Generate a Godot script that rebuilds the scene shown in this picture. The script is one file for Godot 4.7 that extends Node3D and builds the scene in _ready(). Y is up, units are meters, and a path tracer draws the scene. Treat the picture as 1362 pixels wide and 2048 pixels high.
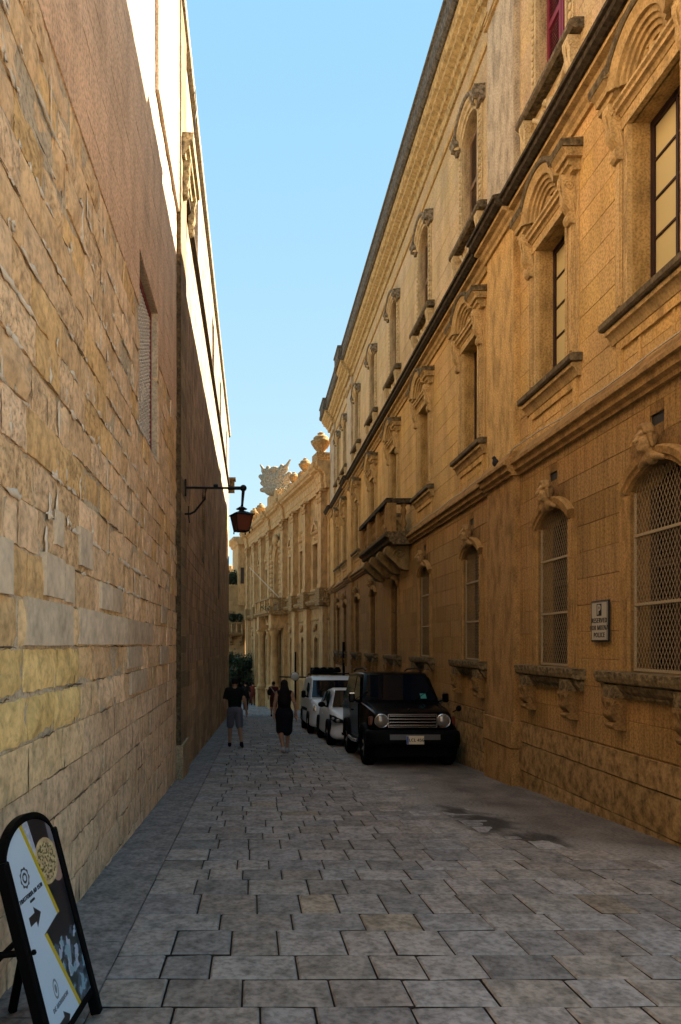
extends Node3D

const SLOPE := 0.057          # the street falls away from the camera
var rng := RandomNumberGenerator.new()
var M := {}
var st: SurfaceTool
var tf := Transform3D.IDENTITY
var col := Color.WHITE
var sg := -1
var counts := {}
var n3 := FastNoiseLite.new()
var n3b := FastNoiseLite.new()

# ---------------------------------------------------------------- naming and committing
func numbered(called: String, parent: Node) -> String:
	var key := str(parent.get_instance_id()) + called
	var k: int = counts.get(key, 0)
	counts[key] = k + 1
	return called if k == 0 else "%s_%03d" % [called, k]

func tag(o: Node, label: String, category: String, group := "") -> Node:
	o.set_meta("label", label)
	o.set_meta("category", category)
	if group != "":
		o.set_meta("group", group)
	return o

func base(called: String, at: Vector3, turn := 0.0) -> Node3D:
	var o := Node3D.new()
	o.name = numbered(called, self)
	add_child(o)
	o.position = at
	o.rotation.y = turn
	return o

func group_node(called: String, parent: Node) -> Node3D:
	var o := Node3D.new()
	o.name = numbered(called, parent)
	parent.add_child(o)
	return o

func mb(c := Color.WHITE, smooth := false) -> void:
	st = SurfaceTool.new()
	st.begin(Mesh.PRIMITIVE_TRIANGLES)
	tf = Transform3D.IDENTITY
	col = c
	sg = 0 if smooth else -1

func commit() -> ArrayMesh:
	st.generate_normals()
	st.index()
	return st.commit()

func put(mesh: Mesh, called: String, mat: Material, parent: Node = null) -> MeshInstance3D:
	var mi := MeshInstance3D.new()
	mi.mesh = mesh
	mi.material_override = mat
	var where: Node = parent if parent else self
	mi.name = numbered(called, where)
	where.add_child(mi)
	return mi

func done(called: String, mat: Material, parent: Node = null) -> MeshInstance3D:
	return put(commit(), called, mat, parent)

func copy_part(o: Node3D, called: String, parent: Node) -> Node3D:
	var c: Node3D = o.duplicate()
	c.name = numbered(called, parent)
	parent.add_child(c)
	return c

func structure(o: Node) -> Node:
	o.set_meta("kind", "structure")
	return o

func stuff(o: Node) -> Node:
	o.set_meta("kind", "stuff")
	return o

# ---------------------------------------------------------------- shapes
func p(a: Vector3) -> void:
	st.set_color(col)
	st.set_smooth_group(sg)
	st.add_vertex(tf * a)

func tri(a: Vector3, b: Vector3, c: Vector3) -> void:
	p(a); p(c); p(b)

func quad(a: Vector3, b: Vector3, c: Vector3, d: Vector3) -> void:
	tri(a, b, c); tri(a, c, d)

func box(c: Vector3, s: Vector3) -> void:
	var h := s * 0.5
	var q := []
	for i in 8:
		q.append(c + Vector3(h.x * (1 if i & 1 else -1), h.y * (1 if i & 2 else -1), h.z * (1 if i & 4 else -1)))
	quad(q[4], q[5], q[7], q[6]); quad(q[1], q[0], q[2], q[3])
	quad(q[5], q[1], q[3], q[7]); quad(q[0], q[4], q[6], q[2])
	quad(q[6], q[7], q[3], q[2]); quad(q[0], q[1], q[5], q[4])

func bx(x0: float, x1: float, y0: float, y1: float, z0: float, z1: float) -> void:
	box(Vector3(x0 + x1, y0 + y1, z0 + z1) * 0.5, Vector3(x1 - x0, y1 - y0, z1 - z0).abs())

func cbox(c: Vector3, s: Vector3, b: float) -> void:   # box with chamfered edges
	var h := s * 0.5
	b = minf(b, minf(h.x, minf(h.y, h.z)) * 0.9)
	var v := func(sx: int, sy: int, sz: int, ax: int) -> Vector3:
		var e := Vector3(h.x - b, h.y - b, h.z - b)
		e[ax] = h[ax]
		return c + Vector3(e.x * sx, e.y * sy, e.z * sz)
	for s1 in [-1, 1]:
		var f := [[v.call(s1, -1, -1, 0), v.call(s1, 1, -1, 0), v.call(s1, 1, 1, 0), v.call(s1, -1, 1, 0)], [v.call(-1, s1, -1, 1), v.call(-1, s1, 1, 1), v.call(1, s1, 1, 1), v.call(1, s1, -1, 1)], [v.call(-1, -1, s1, 2), v.call(1, -1, s1, 2), v.call(1, 1, s1, 2), v.call(-1, 1, s1, 2)]]
		for q in f:
			if s1 > 0: quad(q[0], q[1], q[2], q[3])
			else: quad(q[3], q[2], q[1], q[0])
	for s1 in [-1, 1]:
		for s2 in [-1, 1]:
			var e1 := [v.call(s1, s2, -1, 0), v.call(s1, s2, -1, 1), v.call(s1, s2, 1, 1), v.call(s1, s2, 1, 0)]
			var e2 := [v.call(s1, -1, s2, 2), v.call(s1, -1, s2, 0), v.call(s1, 1, s2, 0), v.call(s1, 1, s2, 2)]
			var e3 := [v.call(-1, s1, s2, 1), v.call(-1, s1, s2, 2), v.call(1, s1, s2, 2), v.call(1, s1, s2, 1)]
			for e in [e1, e2, e3]:
				if s1 * s2 > 0: quad(e[3], e[2], e[1], e[0])
				else: quad(e[0], e[1], e[2], e[3])
			for s3 in [-1, 1]:
				if s1 * s2 * s3 > 0: tri(v.call(s1, s2, s3, 0), v.call(s1, s2, s3, 1), v.call(s1, s2, s3, 2))
				else: tri(v.call(s1, s2, s3, 2), v.call(s1, s2, s3, 1), v.call(s1, s2, s3, 0))

func area2(poly: PackedVector2Array) -> float:
	var s := 0.0
	for i in poly.size():
		s += poly[i].cross(poly[(i + 1) % poly.size()])
	return s

func prism(pts, z0: float, z1: float) -> void:
	var poly := PackedVector2Array(pts)
	if area2(poly) < 0: poly.reverse()
	var n := poly.size()
	for i in n:
		var a := poly[i]; var b := poly[(i + 1) % n]
		quad(Vector3(a.x, a.y, z0), Vector3(b.x, b.y, z0), Vector3(b.x, b.y, z1), Vector3(a.x, a.y, z1))
	var ix := Geometry2D.triangulate_polygon(poly)
	for k in range(0, ix.size(), 3):
		var a := poly[ix[k]]; var b := poly[ix[k + 1]]; var c := poly[ix[k + 2]]
		if (b - a).cross(c - a) < 0:
			var t := b; b = c; c = t
		tri(Vector3(a.x, a.y, z1), Vector3(b.x, b.y, z1), Vector3(c.x, c.y, z1))
		tri(Vector3(a.x, a.y, z0), Vector3(c.x, c.y, z0), Vector3(b.x, b.y, z0))

func mold(prof, u0: float, u1: float, dw := 0.0) -> void:   # profile of (w, v) run along u
	var keep := tf
	tf = tf * Transform3D(Basis(Vector3(0, 0, 1), Vector3(0, 1, 0), Vector3(-1, 0, 0)), Vector3.ZERO)
	var pp := PackedVector2Array()
	for q in prof: pp.append(Vector2(q.x + (dw if q.x > -0.005 else 0.0), q.y))
	prism(pp, -u1, -u0)
	tf = keep

func arc_mold(cx: float, cy: float, prof, a0: float, a1: float, n: int) -> void:   # profile of (r, w) run round an arc
	var pp := PackedVector2Array(prof)
	if area2(pp) < 0: pp.reverse()
	var m := pp.size()
	var at := func(k: int, i: int) -> Vector3:
		var a := lerpf(a0, a1, float(k) / n)
		return Vector3(cx + pp[i].x * cos(a), cy + pp[i].x * sin(a), pp[i].y)
	for k in n:
		for i in m:
			var j := (i + 1) % m
			quad(at.call(k, j), at.call(k, i), at.call(k + 1, i), at.call(k + 1, j))
	var ix := Geometry2D.triangulate_polygon(pp)
	for t in range(0, ix.size(), 3):
		tri(at.call(0, ix[t]), at.call(0, ix[t + 1]), at.call(0, ix[t + 2]))
		tri(at.call(n, ix[t]), at.call(n, ix[t + 2]), at.call(n, ix[t + 1]))

func lathe(pr, n: int, c := Vector3.ZERO) -> void:
	var k := sg
	sg = 0
	for i in pr.size() - 1:
		for j in n:
			var a := TAU * j / n; var b := TAU * (j + 1) / n
			var f := func(q: Vector2, t: float) -> Vector3: return c + Vector3(q.x * cos(t), q.y, -q.x * sin(t))
			if pr[i].x > 0.0001: tri(f.call(pr[i], a), f.call(pr[i], b), f.call(pr[i + 1], b))
			if pr[i + 1].x > 0.0001: tri(f.call(pr[i], a), f.call(pr[i + 1], b), f.call(pr[i + 1], a))
	sg = k

func tube(pts, rs, n := 8) -> void:
	var k := sg
	sg = 0
	var up := Vector3.UP
	var rings := []
	for i in pts.size():
		var t: Vector3 = (pts[mini(i + 1, pts.size() - 1)] - pts[maxi(i - 1, 0)]).normalized()
		if absf(t.dot(up)) > 0.95: up = Vector3.RIGHT if absf(t.x) < 0.8 else Vector3.FORWARD
		var a := t.cross(up).normalized(); var b := a.cross(t)
		var r: float = rs[i] if rs is Array else rs
		var ring := []
		for j in n: ring.append(pts[i] + (a * cos(TAU * j / n) + b * sin(TAU * j / n)) * r)
		rings.append(ring)
	for i in rings.size() - 1:
		for j in n:
			quad(rings[i][(j + 1) % n], rings[i][j], rings[i + 1][j], rings[i + 1][(j + 1) % n])
	sg = -1
	for j in range(1, n - 1):
		tri(rings[0][0], rings[0][j], rings[0][j + 1])
		tri(rings[-1][0], rings[-1][j + 1], rings[-1][j])
	sg = k

func ball(c: Vector3, r: Vector3, n := 10, m := 6) -> void:
	var k := sg
	sg = 0
	for i in m:
		for j in n:
			var f := func(a: int, b: int) -> Vector3:
				var th := PI * a / m; var ph := TAU * b / n
				return c + Vector3(r.x * sin(th) * cos(ph), -r.y * cos(th), -r.z * sin(th) * sin(ph))
			if i > 0: tri(f.call(i, j), f.call(i, j + 1), f.call(i + 1, j + 1))
			if i < m - 1 or i == 0: tri(f.call(i, j), f.call(i + 1, j + 1), f.call(i + 1, j))
	sg = k

func loft(rings: Array, caps := true) -> void:
	for i in rings.size() - 1:
		var n: int = rings[i].size()
		for j in n:
			quad(rings[i][j], rings[i][(j + 1) % n], rings[i + 1][(j + 1) % n], rings[i + 1][j])
	if caps:
		for e in [0, rings.size() - 1]:
			var c := Vector3.ZERO
			for q in rings[e]: c += q / rings[e].size()
			for j in rings[e].size():
				var a: Vector3 = rings[e][j]; var b: Vector3 = rings[e][(j + 1) % rings[e].size()]
				if e == 0: tri(c, b, a)
				else: tri(c, a, b)

func sdf(pr: Array, h: float) -> void:   # smooth union of capsules [0,a,b,ra,rb,col,k] and ellipsoids [1,c,r,_,_,col,k], meshed as surface nets
	var lo := Vector3.ONE * 1e3; var hi := -lo
	for q in pr:
		var r: Vector3 = Vector3.ONE * maxf(q[3], q[4]) if q[0] == 0 else q[2]
		for c in ([q[1], q[2]] if q[0] == 0 else [q[1]]):
			lo = lo.min(c - r); hi = hi.max(c + r)
	lo -= Vector3.ONE * h * 3; hi += Vector3.ONE * h * 3
	var nx := int((hi.x - lo.x) / h) + 2; var ny := int((hi.y - lo.y) / h) + 2; var nz := int((hi.z - lo.z) / h) + 2
	var f := PackedFloat32Array(); f.resize(nx * ny * nz); f.fill(1e3)
	var best := f.duplicate()
	var own := PackedInt32Array(); own.resize(nx * ny * nz)
	for i in pr.size():
		var q = pr[i]
		var k: float = q[6]
		var cap: bool = q[0] == 0
		var a: Vector3 = q[1]; var b: Vector3 = q[2]
		var ra: float = q[3]; var rb: float = q[4]
		var e := Vector3.ONE * (maxf(ra, rb) if cap else 0.0) + Vector3.ONE * (k + 3 * h)
		var l := (a.min(b) if cap else a - b) - e; var u := (a.max(b) if cap else a + b) + e
		var ab := b - a
		var il := 1.0 / maxf(ab.length_squared(), 1e-9)
		var mr := minf(b.x, minf(b.y, b.z))
		for z in range(maxi(0, int((l.z - lo.z) / h)), mini(nz, int((u.z - lo.z) / h) + 2)):
			for y in range(maxi(0, int((l.y - lo.y) / h)), mini(ny, int((u.y - lo.y) / h) + 2)):
				for x in range(maxi(0, int((l.x - lo.x) / h)), mini(nx, int((u.x - lo.x) / h) + 2)):
					var w := lo + Vector3(x, y, z) * h
					var d: float
					if cap:
						var t := clampf((w - a).dot(ab) * il, 0, 1)
						d = (w - a - ab * t).length() - lerpf(ra, rb, t)
					else:
						d = (((w - a) / b).length() - 1.0) * mr
					var ix := (z * ny + y) * nx + x
					if d < best[ix]:
						best[ix] = d; own[ix] = i
					var o := f[ix]
					var hh := maxf(k - absf(o - d), 0.0) / k
					f[ix] = minf(o, d) - hh * hh * k * 0.25
	var vi := PackedInt32Array(); vi.resize(nx * ny * nz); vi.fill(-1)
	var vp := PackedVector3Array(); var vc := PackedColorArray()
	var off := [0, 1, nx, nx + 1, nx * ny, nx * ny + 1, nx * ny + nx, nx * ny + nx + 1]
	var edges := [[0, 1], [2, 3], [4, 5], [6, 7], [0, 2], [1, 3], [4, 6], [5, 7], [0, 4], [1, 5], [2, 6], [3, 7]]
	var keep := sg
	sg = 0
	for z in nz - 1:
		for y in ny - 1:
			for x in nx - 1:
				var ix := (z * ny + y) * nx + x
				if absf(f[ix]) > 3.0 * h: continue
				var inside := 0
				for o in off:
					if f[ix + o] < 0: inside += 1
				if inside == 0 or inside == 8: continue
				var s := Vector3.ZERO; var n := 0
				for e in edges:
					var f0 := f[ix + off[e[0]]]; var f1 := f[ix + off[e[1]]]
					if (f0 < 0) != (f1 < 0):
						var t := f0 / (f0 - f1)
						var p0 := Vector3(e[0] & 1, (e[0] >> 1) & 1, e[0] >> 2); var p1 := Vector3(e[1] & 1, (e[1] >> 1) & 1, e[1] >> 2)
						s += p0.lerp(p1, t); n += 1
				vi[ix] = vp.size()
				vp.append(lo + (Vector3(x, y, z) + s / n) * h)
				var bo := ix; var bv := 1e9
				for o in off:
					if best[ix + o] < bv: bv = best[ix + o]; bo = ix + o
				vc.append(pr[own[bo]][5])
	var emit := func(a: int, b: int, c: int, d: int, fl: bool) -> void:
		if a < 0 or b < 0 or c < 0 or d < 0: return
		for k in ([a, c, b, a, d, c] if fl else [a, b, c, a, c, d]):
			col = vc[k]; p(vp[k])
	for z in range(1, nz - 1):
		for y in range(1, ny - 1):
			for x in range(1, nx - 1):
				var ix := (z * ny + y) * nx + x
				if absf(f[ix]) > 3.0 * h: continue
				var neg := f[ix] < 0
				if neg != (f[ix + 1] < 0): emit.call(vi[ix], vi[ix - nx], vi[ix - nx - nx * ny], vi[ix - nx * ny], not neg)
				if neg != (f[ix + nx] < 0): emit.call(vi[ix], vi[ix - nx * ny], vi[ix - nx * ny - 1], vi[ix - 1], not neg)
				if neg != (f[ix + nx * ny] < 0): emit.call(vi[ix], vi[ix - 1], vi[ix - 1 - nx], vi[ix - nx], not neg)
	sg = keep

func cap(a: Vector3, b: Vector3, ra: float, rb: float, c: Color, k := 0.03) -> Array:
	return [0, a, b, ra, rb, c, k]

func ell(c: Vector3, r: Vector3, cc: Color, k := 0.03) -> Array:
	return [1, c, r, 0.0, 0.0, cc, k]

func text(words: String, size: float, at: Vector3, mat: Material, parent: Node, called := "lettering", turn := Basis.IDENTITY, bold := true) -> MeshInstance3D:
	var t := TextMesh.new()
	var fo := SystemFont.new()
	fo.font_names = PackedStringArray(["Droid Sans"])
	fo.font_weight = 700 if bold else 400
	t.font = fo
	t.text = words
	t.font_size = 64
	t.pixel_size = size / 64.0 * 1.37
	t.depth = 0.002
	t.curve_step = 2.0
	var mi := put(t, called, mat, parent)
	mi.transform = Transform3D(turn, at)
	return mi

# ---------------------------------------------------------------- materials
func noise_image(sd: int, freq: float, oct: int, lo: float, hi: float, kind := FastNoiseLite.TYPE_SIMPLEX_SMOOTH, size := 512, gam := 1.0) -> Image:
	var n := FastNoiseLite.new()
	n.seed = sd
	n.noise_type = kind
	n.frequency = freq
	n.fractal_octaves = oct
	n.fractal_gain = 0.6
	var im := n.get_seamless_image(size, size)
	im.convert(Image.FORMAT_L8)
	var d := im.get_data()
	var lut := PackedByteArray(); lut.resize(256)
	for i in 256:
		var l := lerpf(lo, hi, pow(i / 255.0, gam))
		lut[i] = int(clampf(Color(l, l, l).linear_to_srgb().r, 0, 1) * 255)
	for i in d.size(): d[i] = lut[d[i]]
	return Image.create_from_data(size, size, false, Image.FORMAT_L8, d)

func tex(im: Image) -> ImageTexture:
	return ImageTexture.create_from_image(im)

func stone_mat(grain: Texture2D, scale: float, bump: float, streak: Texture2D, sscale: Vector3, rough := 0.92) -> StandardMaterial3D:
	var m := StandardMaterial3D.new()
	m.vertex_color_use_as_albedo = true
	m.albedo_texture = grain
	m.uv1_triplanar = true
	m.uv1_world_triplanar = true
	m.uv1_scale = Vector3.ONE * scale
	m.roughness = rough
	m.metallic_specular = 0.25
	if bump > 0:
		m.heightmap_enabled = true
		m.heightmap_texture = grain
		m.heightmap_scale = bump
	if streak:
		m.detail_enabled = true
		m.detail_albedo = streak
		m.detail_blend_mode = BaseMaterial3D.BLEND_MODE_MUL
		m.detail_uv_layer = BaseMaterial3D.DETAIL_UV_2
		m.uv2_triplanar = true
		m.uv2_world_triplanar = true
		m.uv2_scale = sscale
	return m

func flat_mat(c: Color, rough := 0.6, metal := 0.0, spec := 0.4) -> StandardMaterial3D:
	var m := StandardMaterial3D.new()
	m.albedo_color = c.linear_to_srgb()
	m.roughness = rough
	m.metallic = metal
	m.metallic_specular = spec
	return m

func make_materials() -> void:
	var grain := tex(noise_image(3, 0.03, 6, 0.42, 1.35))
	var pits := tex(noise_image(8, 0.035, 6, 0.1, 1.25, FastNoiseLite.TYPE_SIMPLEX_SMOOTH, 512, 0.5))
	var streak := tex(noise_image(5, 0.014, 6, 0.42, 1.3))
	var soft := tex(noise_image(6, 0.008, 4, 0.7, 1.12))
	M.stone = stone_mat(grain, 1.6, 0.5, streak, Vector3(0.5, 0.2, 0.5))
	var chips := tex(noise_image(9, 0.03, 6, 0.5, 1.2, FastNoiseLite.TYPE_SIMPLEX_SMOOTH, 512, 0.7))
	var blot := tex(noise_image(16, 0.016, 6, 0.5, 1.3))
	M.rough_stone = stone_mat(chips, 1.0, 1.6, blot, Vector3(0.55, 0.4, 0.55))
	M.eroded = stone_mat(pits, 0.85, 3.5, blot, Vector3(0.6, 0.6, 0.6))
	M.pale = stone_mat(soft, 1.7, 0.6, soft, Vector3(0.7, 0.7, 0.7))
	M.grimy = stone_mat(chips, 1.4, 1.4, tex(noise_image(17, 0.02, 6, 0.25, 1.35)), Vector3(0.6, 0.5, 0.6))
	var wash := tex(noise_image(19, 0.018, 5, 0.55, 1.3))
	M.washed = stone_mat(grain, 1.6, 0.5, wash, Vector3(1.3, 0.07, 1.3))
	M.ashlar = stone_mat(grain, 1.5, 0.5, soft, Vector3(0.4, 0.12, 0.4))
	M.stained = stone_mat(grain, 1.2, 0.8, tex(noise_image(15, 0.02, 5, 0.3, 1.25)), Vector3(0.33, 0.11, 0.33))
	M.weathered = stone_mat(pits, 1.2, 1.5, tex(noise_image(25, 0.02, 5, 0.1, 1.3, FastNoiseLite.TYPE_SIMPLEX_SMOOTH, 512, 1.2)), Vector3(0.8, 0.8, 0.8))
	M.paving = stone_mat(grain, 1.1, 1.2, streak, Vector3(0.6, 0.6, 0.6), 0.8)
	M.dirt = stone_mat(pits, 1.1, 0.8, soft, Vector3(0.5, 0.5, 0.5), 0.9)
	M.plain = stone_mat(grain, 2.0, 0.0, null, Vector3.ONE, 0.7)
	M.cloth = stone_mat(grain, 6.0, 0.2, null, Vector3.ONE, 0.9)
	M.glass_dark = flat_mat(Color(0.012, 0.012, 0.013), 0.12, 0.0, 0.6)
	M.iron = flat_mat(Color(0.006, 0.007, 0.009), 0.55, 0.2, 0.3)
	M.wood_dark = flat_mat(Color(0.022, 0.008, 0.008), 0.6)
	M.wood_brown = flat_mat(Color(0.16, 0.095, 0.05), 0.7)
	M.maroon = flat_mat(Color(0.17, 0.018, 0.035), 0.55)
	M.grille = stone_mat(grain, 3.0, 0.0, null, Vector3.ONE, 0.6)
	M.black_paint = flat_mat(Color(0.002, 0.002, 0.003), 0.2, 0.0, 0.2)
	M.black_trim = flat_mat(Color(0.003, 0.003, 0.0035), 0.6, 0.0, 0.15)
	M.white_paint = flat_mat(Color(0.55, 0.57, 0.6), 0.25)
	M.rubber = flat_mat(Color(0.004, 0.004, 0.004), 0.9, 0.0, 0.1)
	M.chrome = flat_mat(Color(0.5, 0.5, 0.52), 0.2, 1.0)
	M.lamp_glass = flat_mat(Color(0.26, 0.23, 0.2), 0.15, 0.5)
	M.car_glass = flat_mat(Color(0.002, 0.004, 0.008), 0.04, 0.0, 0.25)
	M.steel = flat_mat(Color(0.12, 0.12, 0.125), 0.35, 0.8)
	M.plate = flat_mat(Color(0.6, 0.5, 0.36), 0.5)
	M.blue = flat_mat(Color(0.02, 0.08, 0.3), 0.5)
	M.teal = flat_mat(Color(0.03, 0.2, 0.18), 0.5)
	M.ink = flat_mat(Color(0.01, 0.01, 0.012), 0.6)
	M.sign_face = flat_mat(Color(0.34, 0.31, 0.25), 0.6)
	M.amber = flat_mat(Color(0.09, 0.018, 0.008), 0.3)
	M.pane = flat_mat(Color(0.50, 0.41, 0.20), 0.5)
	M.red = flat_mat(Color(0.16, 0.012, 0.02), 0.5)
	M.leaf = StandardMaterial3D.new()
	M.leaf.vertex_color_use_as_albedo = true
	M.leaf.roughness = 0.6
	M.leaf.backlight_enabled = true
	M.leaf.backlight = Color(0.2, 0.3, 0.1)

# ---------------------------------------------------------------- facade helpers (x along the wall, y up, z out to the street)
func wall_panel(u0: float, u1: float, v0: float, v1: float, holes: Array, step := 2.0, z := 0.0) -> void:
	# holes: [u0, u1, v0, v1, depth, rise]; rise > 0 makes the top a segmental arch
	var us := [u0, u1]; var vs := [v0, v1]
	for h in holes:
		us.append_array([h[0], h[1]]); vs.append_array([h[2], h[3]])
	var k := u0 + step
	while k < u1: us.append(k); k += step
	k = v0 + step
	while k < v1: vs.append(k); k += step
	us.sort(); vs.sort()
	for i in us.size() - 1:
		if us[i + 1] - us[i] < 1e-4: continue
		for j in vs.size() - 1:
			if vs[j + 1] - vs[j] < 1e-4: continue
			var c := Vector2(us[i] + us[i + 1], vs[j] + vs[j + 1]) * 0.5
			var open := false
			for h in holes:
				if c.x > h[0] and c.x < h[1] and c.y > h[2] and c.y < h[3]: open = true
			if not open:
				quad(Vector3(us[i], vs[j], z), Vector3(us[i + 1], vs[j], z), Vector3(us[i + 1], vs[j + 1], z), Vector3(us[i], vs[j + 1], z))
	for h in holes:
		var d: float = z - h[4]
		var top: float = h[3] - h[5]
		quad(Vector3(h[0], h[2], d), Vector3(h[0], h[2], z), Vector3(h[0], top, z), Vector3(h[0], top, d))
		quad(Vector3(h[1], h[2], z), Vector3(h[1], h[2], d), Vector3(h[1], top, d), Vector3(h[1], top, z))
		quad(Vector3(h[0], h[2], d), Vector3(h[1], h[2], d), Vector3(h[1], h[2], z), Vector3(h[0], h[2], z))
		if h[5] <= 0:
			quad(Vector3(h[0], top, z), Vector3(h[1], top, z), Vector3(h[1], top, d), Vector3(h[0], top, d))
		else:
			var n := 12
			for i in n:
				var q := []
				for e in [i, i + 1]:
					var t = -1.0 + 2.0 * e / n
					q.append(arch_at(h, t))
				var a: Vector2 = q[0]; var b: Vector2 = q[1]
				quad(Vector3(a.x, a.y, z), Vector3(b.x, b.y, z), Vector3(b.x, h[3], z), Vector3(a.x, h[3], z))
				quad(Vector3(a.x, a.y, z), Vector3(a.x, a.y, d), Vector3(b.x, b.y, d), Vector3(b.x, b.y, z))

func arch_at(h: Array, t: float) -> Vector2:
	var hw: float = (h[1] - h[0]) * 0.5
	var r: float = (hw * hw + h[5] * h[5]) / (2.0 * h[5])
	return Vector2((h[0] + h[1]) * 0.5 + t * hw, h[3] - r + sqrt(maxf(r * r - t * t * hw * hw, 0.0)))

func ashlar(u0: float, u1: float, v0: float, v1: float, hc: float, w0: float, w1: float, holes: Array, z: float, c: Color, vary: float, joint := 0.004) -> void:
	# squared blocks laid in courses over a wall core, left out where openings are
	var v := v0
	var row := 0
	while v < v1 - 0.02:
		var h := minf(hc, v1 - v)
		var free := [[u0, u1]]
		for o in holes:
			if o[3] <= v + 0.004 or o[2] >= v + h - 0.004: continue
			var nxt := []
			for f in free:
				if o[1] <= f[0] or o[0] >= f[1]: nxt.append(f); continue
				if o[0] > f[0] + 0.03: nxt.append([f[0], o[0]])
				if o[1] < f[1] - 0.03: nxt.append([o[1], f[1]])
			free = nxt
		for f in free:
			var u: float = f[0]
			if row % 2: u -= rng.randf_range(0.0, w0)
			while u < f[1] - 0.001:
				var w := rng.randf_range(w0, w1)
				var a := maxf(u, f[0]); var b := minf(u + w, f[1])
				if f[1] - b < 0.12: b = f[1]
				if b - a > 0.02:
					col = c * rng.randf_range(1.0 - vary, 1.0 + vary)
					col *= 1.0 + 0.55 * vary / 0.1 * 0.5 * n3b.get_noise_2d(u * 0.45 + c.r * 50.0, v * 0.22)
					col = Color(col.r * rng.randf_range(0.97, 1.03), col.g, col.b * rng.randf_range(0.92, 1.08))
					var q := joint; var e := 0.005
					var zz := z + rng.randf_range(-0.002, 0.002)
					var A := [Vector3(a + q, v + q, z - e), Vector3(b - q, v + q, z - e), Vector3(b - q, v + h - q, z - e), Vector3(a + q, v + h - q, z - e)]
					var B := [Vector3(a + q + e, v + q + e, zz), Vector3(b - q - e, v + q + e, zz), Vector3(b - q - e, v + h - q - e, zz), Vector3(a + q + e, v + h - q - e, zz)]
					quad(B[0], B[1], B[2], B[3])
					for k in 4: quad(A[k], A[(k + 1) % 4], B[(k + 1) % 4], B[k])
				u = b if b >= u + 0.01 else u + w
		v += h
		row += 1

func scroll_poly(h: float, d: float, foot: float) -> Array:   # side view (w, v) of an S-shaped bracket, top at v = 0
	var q := [Vector2(0, 0), Vector2(d, 0), Vector2(d, -0.1 * h)]
	for i in 9:
		var t := i / 8.0
		q.append(Vector2(lerpf(d, foot * 0.75, t) + sin(t * PI) * d * 0.12 - sin(t * TAU) * d * 0.1, lerpf(-0.12, -0.72, t) * h))
	for i in 7:
		var a := PI * 0.6 - PI * 1.15 * i / 6.0
		q.append(Vector2(foot * 0.55 + cos(a) * foot * 0.5, -0.85 * h + sin(a) * 0.13 * h))
	q.append(Vector2(0, -h))
	return q

func console(u: float, vtop: float, h: float, d: float, foot: float, w: float) -> void:
	var keep := tf
	var base_t := tf
	tf = base_t * Transform3D(Basis.IDENTITY, Vector3(0, vtop, 0))
	mold(scroll_poly(h, d, foot), u - w / 2, u + w / 2)
	# raised volute eyes on both cheeks
	for s in [-1, 1]:
		var sp := []
		for i in 14:
			var a := i * 0.75
			var r := d * 0.32 * (1.0 - i / 16.0)
			sp.append(Vector3(u + s * (w / 2), -0.22 * h + sin(a) * r * 1.1, d * 0.5 + cos(a) * r))
		tube(sp, 0.011, 5)
		tube([Vector3(u + s * w / 2, -0.45 * h, d * 0.4), Vector3(u + s * w / 2, -0.6 * h, d * 0.25), Vector3(u + s * w / 2, -0.75 * h, d * 0.15)], 0.012, 5)
	# front fluting
	tube([Vector3(u, -0.06 * h, d + 0.004), Vector3(u, -0.3 * h, d * 0.95), Vector3(u, -0.55 * h, d * 0.62)], 0.012, 5)
	tf = keep

func carving(cx: float, cy: float, r: float, seed_: int, n := 14) -> void:   # acanthus-like relief: curling stems and leaf lobes
	var rr := RandomNumberGenerator.new(); rr.seed = seed_
	for s in [-1, 1]:
		var pts := []; var rs := []
		for i in n:
			var t := float(i) / (n - 1)
			var a := t * 5.2
			var q := r * (0.5 - 0.36 * t)
			pts.append(Vector3(cx + s * (r * 0.46 + cos(a + 2.6) * q * 0.8), cy + sin(a + 2.6) * q * 0.75, 0.03 + 0.02 * t))
			rs.append(r * (0.055 - 0.025 * t))
		tube(pts, rs, 6)
		for i in 7:
			var a := rr.randf() * TAU
			ball(Vector3(cx + s * r * (0.2 + rr.randf() * 0.65), cy + r * (rr.randf() - 0.5) * 0.8, 0.025), Vector3(r * rr.randf_range(0.06, 0.13), r * rr.randf_range(0.06, 0.12), 0.035), 6, 4)
	ball(Vector3(cx, cy + r * 0.05, 0.03), Vector3(r * 0.16, r * 0.24, 0.05), 8, 5)

const BALUSTER := [Vector2(0.0, 0.0), Vector2(0.075, 0.0), Vector2(0.075, 0.05), Vector2(0.045, 0.07), Vector2(0.05, 0.11), Vector2(0.085, 0.2), Vector2(0.07, 0.28), Vector2(0.04, 0.34), Vector2(0.055, 0.37), Vector2(0.04, 0.4), Vector2(0.07, 0.46), Vector2(0.078, 0.54), Vector2(0.045, 0.62), Vector2(0.05, 0.64), Vector2(0.075, 0.66), Vector2(0.075, 0.71), Vector2(0.0, 0.71)]

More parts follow.
